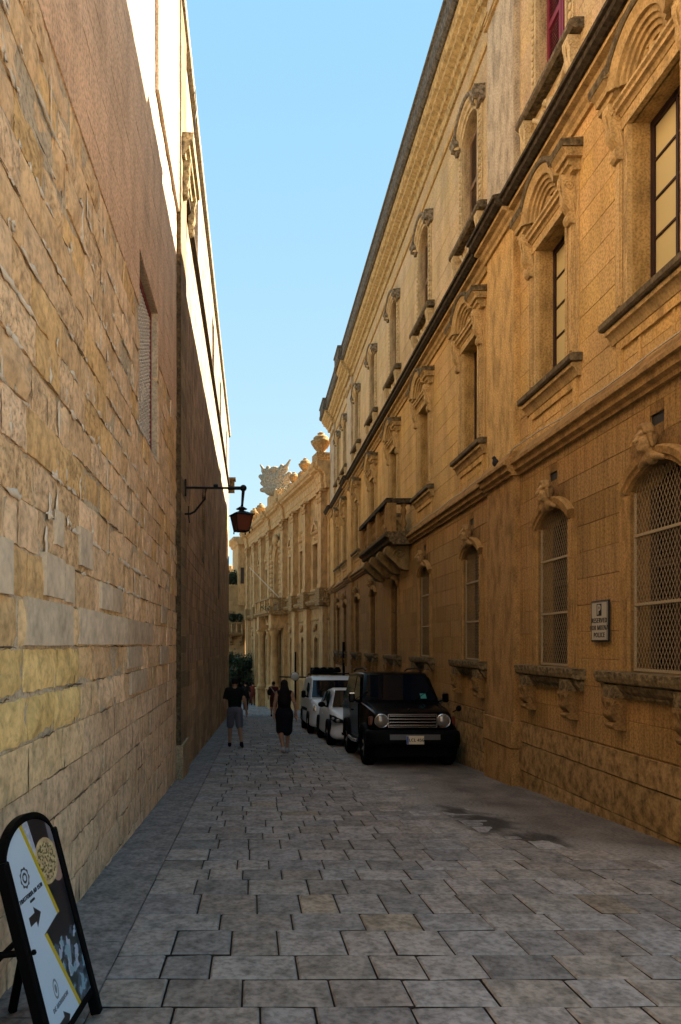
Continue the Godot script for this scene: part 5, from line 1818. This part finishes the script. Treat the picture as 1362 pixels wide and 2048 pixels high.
func suv() -> void:
	var C := place_car("off_road_car", 3.03, 15.0, "black boxy off road car parked nearest, facing us with round headlights and chrome grille", "car")
	mb(Color.WHITE, true)
	loft([rr_ring(-1.95, .80, .80, .5, 1.16, .08), rr_ring(-1.9, .84, .84, .45, 1.2, .08), rr_ring(-.6, .85, .84, .42, 1.2, .06), rr_ring(.72, .85, .83, .42, 1.2, .06), rr_ring(.8, .85, .8, .42, 1.17, .06), rr_ring(1.35, .85, .79, .45, 1.11, .07), rr_ring(1.68, .83, .76, .5, 1.04, .08), rr_ring(1.78, .80, .74, .55, 1.0, .08)])
	done("body", M.black_paint, C)
	mb(Color.WHITE, true)   # cabin
	var cab := [rr_ring(-1.92, .82, .70, 1.15, 1.70, .05), rr_ring(-1.75, .82, .70, 1.15, 1.82, .06), rr_ring(-.6, .82, .70, 1.15, 1.85, .06), rr_ring(.02, .82, .69, 1.15, 1.82, .06), rr_ring(.2, .82, .68, 1.15, 1.78, .05), rr_ring(.74, .81, .79, 1.14, 1.2, .02)]
	loft(cab)
	done("cabin", M.black_paint, C)
	pane4(C, Vector3(-.79, 1.2, .75), Vector3(.79, 1.2, .75), Vector3(.68, 1.79, .2), Vector3(-.68, 1.79, .2), "windscreen", M.car_glass, 0.012, 0.09)
	for s in [-1, 1]:
		var f := func(z: float, y: float) -> Vector3: return Vector3(s * lerpf(.82, .70, (y - 1.15) / .67), y, z)
		if s < 0:
			pane4(C, f.call(-.28, 1.24), f.call(.6, 1.24), f.call(.16, 1.74), f.call(-.28, 1.76), "side_window", M.car_glass, .01, .03)
			pane4(C, f.call(-1.8, 1.24), f.call(-.36, 1.24), f.call(-.36, 1.76), f.call(-1.7, 1.76), "side_window", M.car_glass, .01, .03)
		else:
			pane4(C, f.call(.6, 1.24), f.call(-.28, 1.24), f.call(-.28, 1.76), f.call(.16, 1.74), "side_window", M.car_glass, .01, .03)
			pane4(C, f.call(-.36, 1.24), f.call(-1.8, 1.24), f.call(-1.7, 1.76), f.call(-.36, 1.76), "side_window", M.car_glass, .01, .03)
		# door with its handle and shut lines
		mb()
		cbox(Vector3(s * .853, .86, .15), Vector3(.012, .62, .95), .004)
		var dr := done("door", M.black_paint, C)
		mb(); cbox(Vector3(s * .87, 1.02, -.2), Vector3(.03, .035, .16), .008); done("handle", M.black_trim, dr)
		mb(); tube([Vector3(s * .88, .42, -.55), Vector3(s * .9, .40, .1), Vector3(s * .88, .42, .75)], .04, 8); done("side_step", M.chrome, C)
		# flared arches
		for z in [1.3, -1.12]:
			mb(Color.WHITE, true)
			var arc := []
			for k in 11:
				var a := PI * k / 10.0
				arc.append([Vector3(s * .80, .36 + sin(a) * .47, z + cos(a) * .47), Vector3(s * .895, .36 + sin(a) * .44, z + cos(a) * .44), Vector3(s * .895, .36 + sin(a) * .39, z + cos(a) * .39), Vector3(s * .7, .36 + sin(a) * .38, z + cos(a) * .38)])
			loft(arc)
			done("wheel_arch", M.black_trim, C)
			wheel(C, s * .76, z, .375, .24, M.chrome)
		# mirrors
		mb()
		tube([Vector3(s * .8, 1.2, .55), Vector3(s * .92, 1.24, .56)], .02, 6)
		tf = Transform3D(Basis.IDENTITY, Vector3(s * .97, 1.29, .56))
		cbox(Vector3.ZERO, Vector3(.13, .2, .08), .03)
		var mr := done("wing_mirror", M.black_paint, C)
		mb(); bx(s * .97 - .05, s * .97 + .05, 1.375, 1.393, .53, .6); done("mirror_cap", M.chrome, mr)
		# headlights
		mb()
		tf = Transform3D(Basis(Vector3.RIGHT, PI / 2), Vector3(s * .585, .87, 1.79))
		lathe([V(0, .05), V(.06, .045), V(.105, .025), V(.118, 0), V(.118, -.03)], 20)
		var hl := done("headlight", M.lamp_glass, C)
		mb(); tf = Transform3D(Basis(Vector3.RIGHT, PI / 2), Vector3(s * .585, .87, 1.79)); lathe([V(.118, -.03), V(.118, .02), V(.135, .02), V(.14, -.03)], 20); done("headlight_ring", M.chrome, hl)
		mb(); cbox(Vector3(s * .775, .87, 1.735), Vector3(.1, .17, .08), .02); done("indicator", M.amber, C)
		mb(); cbox(Vector3(s * .6, .56, 1.955), Vector3(.16, .07, .03), .01); done("fog_light", M.glass_dark, C)
	mb(); tf = Transform3D(Basis.IDENTITY, Vector3(.9, 1.05, 1.62)); tube([Vector3(-.09, -.02, 0), Vector3(0, .03, 0)], .012, 5); ball(Vector3(.03, .05, 0), Vector3(.055, .06, .035), 8, 6); done("fender_mirror", M.black_trim, C)
	# front: grille, bumper, plate, bonnet details
	mb(); bx(-.455, .455, .74, 1.0, 1.76, 1.79); done("grille_recess", M.black_trim, C)
	for k in 4:
		mb(); cbox(Vector3(0, .79 + k * .058, 1.80), Vector3(.88, .02, .03), .006); done("grille_bar", M.chrome, C)
	mb()
	for e in [.755, .995]: cbox(Vector3(0, e, 1.803), Vector3(.93, .016, .035), .005)
	for s in [-1, 1]: cbox(Vector3(s * .458, .875, 1.803), Vector3(.016, .25, .035), .005)
	done("grille_frame", M.chrome, C)
	mb(Color.WHITE, true)
	loft([rr_ring(1.62, .89, .89, .40, .70, .06), rr_ring(1.86, .88, .88, .40, .70, .07), rr_ring(1.97, .78, .78, .42, .68, .07), rr_ring(2.0, .72, .72, .45, .66, .06)])
	done("bumper", M.black_trim, C)
	mb(); bx(-.47, .47, .53, .63, 1.99, 2.004); done("bumper_plate", M.steel, C)
	mb(); bx(-.16, .16, .45, .605, 2.004, 2.018)
	var pl := done("number_plate", M.plate, C)
	mb(); bx(-.16, -.125, .455, .60, 2.0185, 2.021); done("plate_band", M.blue, pl)
	text("LCL 456", .058, Vector3(.018, .527, 2.0205), M.ink, pl)
	mb(); bx(-.7, .7, .2, .42, 1.3, 1.75); bx(-.6, .6, .3, .4, -1.8, 1.3); done("underbody", M.black_trim, C)
	for s in [-1, 1]:
		mb(); tube([Vector3(s * .62, 1.035, 1.66), Vector3(s * .66, 1.125, 1.25), Vector3(s * .70, 1.205, .78)], .012, 5); tube([Vector3(s * .3, 1.03, 1.68), Vector3(s * .36, 1.135, 1.2), Vector3(s * .38, 1.2, .8)], .009, 5)
		done("bonnet_crease", M.black_paint, C)
		mb(); tube([Vector3(s * .62 - .35, 1.235, .765), Vector3(s * .62 - .02, 1.42, .585)], .009, 5); done("wiper", M.black_trim, C)
		mb(); tube([Vector3(s * .6, 1.88, -1.6), Vector3(s * .6, 1.92, -1.3), Vector3(s * .6, 1.92, -.3), Vector3(s * .59, 1.86, -.02)], .018, 6); done("roof_rail", M.black_trim, C)
	mb(); tf = Transform3D(Basis(Vector3.RIGHT, PI / 2 - .2), Vector3(0, 1.085, 1.52)); prism([Vector2(-.03, -.02), Vector2(0, .045), Vector2(.03, -.02), Vector2(0, -.005)], -.006, .012); done("bonnet_badge", M.chrome, C)
	mb()
	var wn := Vector3(.48, 1.31, .675)
	tf = Transform3D(Basis(Vector3.RIGHT, -.748), wn); quad(Vector3(-.06, -.06, .01), Vector3(.06, -.06, .01), Vector3(.06, .08, .01), Vector3(-.06, .08, .01)); done("windscreen_sticker", M.teal, C)
	mb(); bx(-.12, .12, 1.66, 1.72, .2, .24); done("rear_view_mirror", M.black_trim, C)

func hatchback() -> void:
	var C := place_car("hatchback_car", 2.8, 19.4, "small white hatchback parked between the black car and the white van", "car")
	mb(Color.WHITE, true)
	loft([rr_ring(-1.95, .72, .66, .4, .85, .1), rr_ring(-1.85, .82, .76, .28, .95, .12), rr_ring(-.9, .87, .82, .22, .96, .1), rr_ring(.3, .87, .82, .22, .95, .1), rr_ring(.95, .87, .80, .22, .93, .12), rr_ring(1.45, .86, .74, .2, .85, .14), rr_ring(1.8, .82, .66, .18, .74, .14), rr_ring(1.98, .72, .52, .2, .64, .12), rr_ring(2.05, .6, .4, .25, .56, .1)])
	done("body", M.white_paint, C)
	mb(Color.WHITE, true)
	loft([rr_ring(-1.9, .74, .62, .85, .95, .04), rr_ring(-1.75, .78, .6, .88, 1.25, .08), rr_ring(-1.45, .79, .58, .88, 1.42, .1), rr_ring(-.5, .80, .58, .9, 1.47, .1), rr_ring(0.05, .80, .57, .9, 1.43, .1), rr_ring(.3, .80, .58, .9, 1.36, .08), rr_ring(1.02, .78, .74, .88, .93, .02)])
	done("cabin", M.white_paint, C)
	pane4(C, Vector3(-.74, .95, 1.03), Vector3(.74, .95, 1.03), Vector3(.57, 1.4, .24), Vector3(-.57, 1.4, .24), "windscreen", M.car_glass, .02, .05)
	for s in [-1, 1]:
		var f := func(z: float, y: float) -> Vector3: return Vector3(s * lerpf(.79, .6, (y - .93) / .5), y, z)
		var A: Vector3 = f.call(-.35, .96); var B: Vector3 = f.call(.86, .96); var D: Vector3 = f.call(.2, 1.36); var E: Vector3 = f.call(-.35, 1.40)
		var A2: Vector3 = f.call(-1.5, 1.0); var B2: Vector3 = f.call(-.42, .96); var D2: Vector3 = f.call(-.42, 1.40); var E2: Vector3 = f.call(-1.4, 1.34)
		if s < 0:
			pane4(C, A, B, D, E, "side_window", M.car_glass, .012, .02); pane4(C, A2, B2, D2, E2, "side_window", M.car_glass, .012, .02)
		else:
			pane4(C, B, A, E, D, "side_window", M.car_glass, .012, .02); pane4(C, B2, A2, E2, D2, "side_window", M.car_glass, .012, .02)
		for z in [1.3, -1.24]:
			wheel(C, s * .78, z, .31, .2, M.steel)
			mb(Color.WHITE, true)
			var arc := []
			for k in 11:
				var a := PI * k / 10.0
				arc.append([Vector3(s * .86, .31 + sin(a) * .37, z + cos(a) * .37), Vector3(s * .885, .31 + sin(a) * .36, z + cos(a) * .36), Vector3(s * .885, .31 + sin(a) * .325, z + cos(a) * .325), Vector3(s * .7, .31 + sin(a) * .32, z + cos(a) * .32)])
			loft(arc); done("wheel_arch", M.black_trim, C)
		mb(); tube([Vector3(s * .78, .97, .72), Vector3(s * .9, 1.0, .72)], .025, 6); ball(Vector3(s * .95, 1.03, .72), Vector3(.1, .075, .06), 10, 7); done("wing_mirror", M.black_trim, C)
		mb(); cbox(Vector3(s * .868, .78, .02), Vector3(.02, .05, .16), .008); done("handle", M.white_paint, C)
		mb(Color.WHITE, true)   # swept-back headlight
		loft([[Vector3(s * .52, .60, 1.99), Vector3(s * .56, .68, 1.9), Vector3(s * .5, .66, 1.93)], [Vector3(s * .72, .60, 1.9), Vector3(s * .74, .73, 1.77), Vector3(s * .62, .71, 1.85)], [Vector3(s * .84, .68, 1.66), Vector3(s * .83, .80, 1.5), Vector3(s * .74, .78, 1.62)]])
		var hl := done("headlight", M.black_trim, C)
		mb(); ball(Vector3(s * .66, .655, 1.93), Vector3(.06, .045, .04), 8, 6); ball(Vector3(s * .77, .70, 1.82), Vector3(.045, .04, .04), 8, 6); done("headlight_lens", M.lamp_glass, hl)
		mb(); cbox(Vector3(s * .5, .34, 2.03), Vector3(.2, .08, .06), .02); done("fog_light", M.black_trim, C)
	mb(); prism([Vector2(-.5, .26), Vector2(.5, .26), Vector2(.42, .44), Vector2(-.42, .44)], 2.03, 2.075); done("grille", M.black_trim, C)
	mb(); bx(-.26, .26, .47, .575, 2.06, 2.075); done("number_plate", M.plate, C)
	mb(); tube([Vector3(-.5, .98, 1.0), Vector3(.05, 1.0, .99)], .01, 5); done("wiper", M.black_trim, C)

func van() -> void:
	var C := place_car("delivery_van", 2.66, 23.7, "white high roofed van with a black load on its roof rack", "van")
	mb(Color.WHITE, true)
	loft([rr_ring(-2.1, .86, .84, .4, 1.2, .06), rr_ring(-2.0, .89, .87, .3, 1.25, .06), rr_ring(.4, .9, .87, .26, 1.2, .08), rr_ring(1.2, .9, .84, .26, 1.12, .1), rr_ring(1.75, .88, .76, .24, 1.02, .12), rr_ring(2.02, .8, .66, .24, .88, .12), rr_ring(2.1, .7, .6, .3, .76, .1)])
	done("body", M.white_paint, C)
	mb(Color.WHITE, true)
	loft([rr_ring(-2.08, .84, .72, 1.1, 1.76, .06), rr_ring(-1.9, .86, .72, 1.1, 1.84, .08), rr_ring(.0, .86, .70, 1.1, 1.86, .1), rr_ring(.35, .86, .69, 1.1, 1.8, .09), rr_ring(.52, .86, .69, 1.1, 1.7, .07), rr_ring(1.35, .83, .8, 1.06, 1.12, .02)])
	done("cabin", M.white_paint, C)
	pane4(C, Vector3(-.8, 1.12, 1.36), Vector3(.8, 1.12, 1.36), Vector3(.69, 1.7, .52), Vector3(-.69, 1.7, .52), "windscreen", M.car_glass, .025, .05)
	for s in [-1, 1]:
		var f := func(z: float, y: float) -> Vector3: return Vector3(s * lerpf(.86, .70, (y - 1.1) / .72), y, z)
		var A: Vector3 = f.call(-.3, 1.18); var B: Vector3 = f.call(1.1, 1.18); var D: Vector3 = f.call(.45, 1.62); var E: Vector3 = f.call(-.3, 1.64)
		if s < 0: pane4(C, A, B, D, E, "side_window", M.car_glass, .012, .02)
		else: pane4(C, B, A, E, D, "side_window", M.car_glass, .012, .02)
		for z in [1.3, -1.4]:
			wheel(C, s * .8, z, .32, .2, M.steel)
			mb(Color.WHITE, true)
			var arc := []
			for k in 11:
				var a := PI * k / 10.0
				arc.append([Vector3(s * .88, .32 + sin(a) * .4, z + cos(a) * .4), Vector3(s * .915, .32 + sin(a) * .39, z + cos(a) * .39), Vector3(s * .915, .32 + sin(a) * .335, z + cos(a) * .335), Vector3(s * .7, .32 + sin(a) * .33, z + cos(a) * .33)])
			loft(arc); done("wheel_arch", M.black_trim, C)
		mb(); tube([Vector3(s * .84, 1.15, 1.0), Vector3(s * .96, 1.2, 1.0)], .03, 6); cbox(Vector3(s * 1.0, 1.25, 1.0), Vector3(.14, .24, .1), .04); done("wing_mirror", M.black_trim, C)
		mb(); cbox(Vector3(s * .895, .75, -.2), Vector3(.02, .1, 2.2), .008); done("side_strip", M.black_trim, C)
		mb(Color.WHITE, true); loft([[Vector3(s * .5, .72, 2.08), Vector3(s * .52, .84, 2.0), Vector3(s * .48, .8, 2.05)], [Vector3(s * .78, .74, 1.97), Vector3(s * .78, .98, 1.78), Vector3(s * .66, .92, 1.9)]]); done("headlight", M.lamp_glass, C)
	mb(); bx(-.45, .45, .3, .5, 2.09, 2.12); bx(-.4, .4, .66, .74, 2.09, 2.12); done("grille", M.black_trim, C)
	mb(); bx(-.26, .26, .53, .64, 2.11, 2.125); done("number_plate", M.plate, C)
	mb(); for z in [-1.5, -.2]: tube([Vector3(-.66, 1.84, z), Vector3(-.66, 1.93, z), Vector3(.66, 1.93, z), Vector3(.66, 1.84, z)], .022, 6)
	for x in [-.6, .6]: tube([Vector3(x, 1.95, -1.7), Vector3(x, 1.95, .0)], .02, 6)
	done("roof_rack", M.black_trim, C)
	mb(); tube([Vector3(.02, 1.85, .2), Vector3(.04, 1.72 + .3, .1)], .006, 4); done("aerial", M.black_trim, C)
	var K := base("roof_load", C.transform * Vector3(-.1, 1.97, -.9))
	K.rotation = C.rotation
	tag(K, "black wrapped load lying on the white van's roof rack", "luggage")
	mb(); cbox(Vector3(0, .07, 0), Vector3(.95, .13, 1.5), .04); for k in 4: cbox(Vector3(-.36 + k * .24, .15, .1), Vector3(.16, .07, 1.3), .03)
	done("bundle", M.black_trim, K)
	mb(); for z in [-.4, .4]: bx(-.485, .485, -.01, .195, z - .02, z + .02); done("strap", M.iron, K)

# ---------------------------------------------------------------- people (walking away, so facing -z)
func hand(w: Vector3, dir: Vector3, side: float, skin: Color) -> void:   # wrist, pointing direction, thumb side
	var a := dir.normalized()
	var fwd := Vector3(0, 0, -1)
	var out := a.cross(fwd).normalized() * side
	var n := a.cross(out).normalized()
	var pr := [cap(w, w + a * .05, .026, .032, skin, .012), ell(w + a * .06, Vector3(.03, .04, .035), skin, .012)]
	for k in 4:
		var b := w + a * .085 + fwd * (-.03 + .02 * k)
		var l: float = [.052, .064, .068, .06][k]
		var k1 := b + a * l * .55
		var k2 := k1 + (a * .8 - out * .45).normalized() * l * .55
		pr.append(cap(b - a * .01, k1, .0095, .0085, skin, .004)); pr.append(cap(k1, k2, .0085, .007, skin, .004))
	var t0 := w + a * .035 + fwd * .03
	var t1 := t0 + (a * .6 + fwd * .8).normalized() * .035
	pr.append(cap(t0, t1, .011, .01, skin, .006)); pr.append(cap(t1, t1 + (a * .9 + fwd * .3).normalized() * .03, .01, .008, skin, .004))
	sdf(pr, 0.006)

func head(o: Vector3, skin: Color, hair: Color, k := 1.0) -> Array:
	return [ell(o, Vector3(.075, .1, .09) * k, skin, .02), ell(o + Vector3(0, -.07, -.025) * k, Vector3(.052, .05, .06) * k, skin, .03), cap(o + Vector3(0, .0, -.09) * k, o + Vector3(0, -.035, -.108) * k, .01, .014, skin, .01), ell(o + Vector3(-.078, -.015, 0) * k, Vector3(.014, .03, .02), skin, .008), ell(o + Vector3(.078, -.015, 0) * k, Vector3(.014, .03, .02), skin, .008), cap(o + Vector3(-.04, .02, -.078) * k, o + Vector3(.04, .02, -.078) * k, .014, .014, skin, .01), ell(o + Vector3(-.03, .0, -.082), Vector3(.013, .008, .008), Color(.05, .04, .03), .003), ell(o + Vector3(.03, .0, -.082), Vector3(.013, .008, .008), Color(.05, .04, .03), .003), cap(o + Vector3(-.022, -.062, -.082), o + Vector3(.022, -.062, -.082), .007, .007, Color(.25, .09, .07), .005), ell(o + Vector3(0, .03, .02) * k, Vector3(.083, .092, .09) * k, hair, .01)]

func person(at: Vector3, label: String, parts: Array, hands: Array, skin: Color, h := 0.013, group := "") -> Node3D:
	var o := base("person", at)
	tag(o, label, "person", group)
	mb()
	sdf(parts, h)
	for q in hands: hand(q[0], q[1], q[2], skin)
	done("body", M.cloth, o)
	return o

func legs(hip: float, l: Array, r: Array, thigh: Color, shin: Color, shoe: Color, bulk := 1.0) -> Array:   # each leg: knee, ankle, toe
	var out := []
	for e in [[-1, l], [1, r]]:
		var s: int = e[0]; var q: Array = e[1]
		out.append(cap(Vector3(s * .09, hip, 0), q[0], .092 * bulk, .064 * bulk, thigh, .03))
		out.append(cap(q[0], q[1], .056 * bulk, .037, shin, .02))
		out.append(ell(q[0].lerp(q[1], .28) + Vector3(0, 0, .018), Vector3(.048, .1, .05) * bulk, shin, .03))
		out.append(cap(q[1] + Vector3(0, -.03, .02), q[2], .044, .034, shoe, .015))
		out.append(cap(q[1], q[1] + Vector3(0, -.04, .03), .042, .044, shoe, .01))
	return out

func build_people() -> void:
	var skin := Color(0.36, 0.2, 0.13)
	var blk := Color(0.009, 0.009, 0.011)
	var short := Color(0.13, 0.125, 0.15)
	var hair := Color(0.012, 0.009, 0.008)
	# man in black t-shirt and grey shorts
	var m := [ell(Vector3(0, 1.27, 0), Vector3(.185, .2, .12), blk, .05), ell(Vector3(0, 1.07, 0), Vector3(.165, .19, .115), blk, .05), cap(Vector3(-.16, 1.42, .0), Vector3(.16, 1.42, .0), .07, .07, blk, .05), cap(Vector3(0, 1.42, .01), Vector3(0, 1.53, -.01), .055, .052, skin, .02), ell(Vector3(0, .94, .01), Vector3(.17, .12, .125), short, .03)]
	m.append_array(head(Vector3(0, 1.61, -.02), skin, hair))
	m.append_array(legs(.9, [Vector3(-.12, .5, -.1), Vector3(-.13, .09, -.1), Vector3(-.14, .035, -.26)], [Vector3(.12, .49, .04), Vector3(.17, .14, .22), Vector3(.19, .04, .1)], skin, skin, Color(.015, .015, .017)))
	for s in [-1, 1]:
		var kn := Vector3(-.115, .56, -.085) if s < 0 else Vector3(.115, .56, .03)
		m.append(cap(Vector3(s * .09, .9, 0), kn, .108, .092, short, .03))
		m.append(cap(Vector3(s * .18, 1.42, 0), Vector3(s * .235, 1.24, .01), .066, .062, blk, .03))
	m.append_array([cap(Vector3(-.2, 1.38, 0), Vector3(-.265, 1.13, .03), .05, .042, skin, .02), cap(Vector3(-.265, 1.13, .03), Vector3(-.24, .9, -.07), .042, .028, skin, .015), cap(Vector3(.2, 1.38, 0), Vector3(.255, 1.12, .06), .05, .042, skin, .02), cap(Vector3(.255, 1.12, .06), Vector3(.29, .9, .02), .042, .028, skin, .015)])
	person(Vector3(-.44, gy(17.4), -17.4), "man walking away in black t-shirt and grey shorts along the left wall", m, [[Vector3(-.24, .9, -.07), Vector3(.03, -1, -.25), -1.0], [Vector3(.29, .9, .02), Vector3(.06, -1, -.1), 1.0]], skin)
	# woman in a dark dress with long hair
	var dress := Color(0.010, 0.010, 0.014)
	var w := [ell(Vector3(0, 1.24, 0), Vector3(.165, .18, .11), dress, .05), ell(Vector3(0, 1.08, 0), Vector3(.14, .15, .1), dress, .05), ell(Vector3(0, .9, .015), Vector3(.19, .17, .145), dress, .06), cap(Vector3(-.13, 1.38, 0), Vector3(.13, 1.38, 0), .055, .055, dress, .04), cap(Vector3(-.06, .85, 0), Vector3(-.065, .52, -.02), .14, .125, dress, .08), cap(Vector3(.06, .85, 0), Vector3(.065, .52, .02), .14, .125, dress, .08), cap(Vector3(0, 1.4, .01), Vector3(0, 1.5, -.01), .05, .048, skin, .02)]
	w.append_array(head(Vector3(0, 1.56, -.015), skin, hair, .97))
	w.append_array([cap(Vector3(0, 1.58, .05), Vector3(0, 1.4, .09), .075, .1, hair, .04), cap(Vector3(0, 1.42, .09), Vector3(0, 1.16, .11), .11, .1, hair, .04), cap(Vector3(-.06, 1.3, .1), Vector3(-.08, 1.12, .11), .07, .03, hair, .03), cap(Vector3(.06, 1.3, .1), Vector3(.07, 1.1, .11), .07, .03, hair, .03)])
	w.append_array(legs(.8, [Vector3(-.085, .47, .02), Vector3(-.03, .12, .14), Vector3(-.02, .035, .02)], [Vector3(.085, .46, -.06), Vector3(.07, .085, -.05), Vector3(.08, .033, -.19)], skin, skin, Color(.34, .34, .37)))
	w.append_array([cap(Vector3(-.17, 1.37, 0), Vector3(-.225, 1.1, .04), .046, .038, skin, .02), cap(Vector3(-.225, 1.1, .04), Vector3(-.23, .86, .0), .037, .025, skin, .015), cap(Vector3(.17, 1.37, 0), Vector3(.245, 1.1, .04), .046, .038, skin, .02), cap(Vector3(.245, 1.1, .04), Vector3(.275, .86, .02), .037, .025, skin, .015)])
	person(Vector3(.73, gy(16.1), -16.1), "woman with long dark hair walking away in dark knee length dress and white shoes", w, [[Vector3(-.23, .86, 0), Vector3(-.02, -1, -.08), -1.0], [Vector3(.275, .86, .02), Vector3(.05, -1, -.05), 1.0]], skin)
	# three small figures further on
	for k in 3:
		var top: Color = [Color(0.10, 0.018, 0.016), Color(0.012, 0.012, 0.014), Color(0.14, 0.03, 0.022)][k]
		var low: Color = [Color(0.09, 0.02, 0.018), Color(0.01, 0.01, 0.012), Color(0.12, 0.028, 0.02)][k]
		var f := [ell(Vector3(0, 1.24, 0), Vector3(.18, .2, .12), top, .05), ell(Vector3(0, 1.04, 0), Vector3(.16, .18, .115), top, .05), cap(Vector3(-.15, 1.4, 0), Vector3(.15, 1.4, 0), .065, .065, top, .05), cap(Vector3(0, 1.4, 0), Vector3(0, 1.52, 0), .05, .05, skin, .02), ell(Vector3(0, .93, .01), Vector3(.17, .13, .13), low, .04)]
		f.append_array(head(Vector3(0, 1.6, -.01), skin, hair))
		f.append_array(legs(.9, [Vector3(-.1, .5, -.06), Vector3(-.1, .09, .02), Vector3(-.1, .035, -.13)], [Vector3(.1, .5, .0), Vector3(.11, .1, .12), Vector3(.11, .035, -.02)], low, skin if k == 0 else low, blk, 1.1))
		for s in [-1, 1]: f.append_array([cap(Vector3(s * .19, 1.38, 0), Vector3(s * .26, 1.12, .04), .055, .045, top, .02), cap(Vector3(s * .26, 1.12, .04), Vector3(s * .25, .9, -.05), .04, .028, skin, .015), ell(Vector3(s * .25, .85, -.06), Vector3(.03, .05, .035), skin, .01)])
		if k == 0: f.append_array([cap(Vector3(-.15, 1.45, .1), Vector3(.14, 1.05, .14), .018, .018, Color(.4, .36, .32), .01), ell(Vector3(-.2, 1.2, .16), Vector3(.12, .16, .09), blk, .03)])
		person([Vector3(1.02, gy(34.0), -34.0), Vector3(-.42, gy(43.0), -43.0), Vector3(.03, gy(52.0), -52.0)][k], ["distant person in dark red with a pale bag strap, half hidden behind the walking woman", "distant person in black clothes beyond the man in the black t-shirt", "farthest person in reddish clothes before the far palace columns"][k], f, [], skin, 0.022)
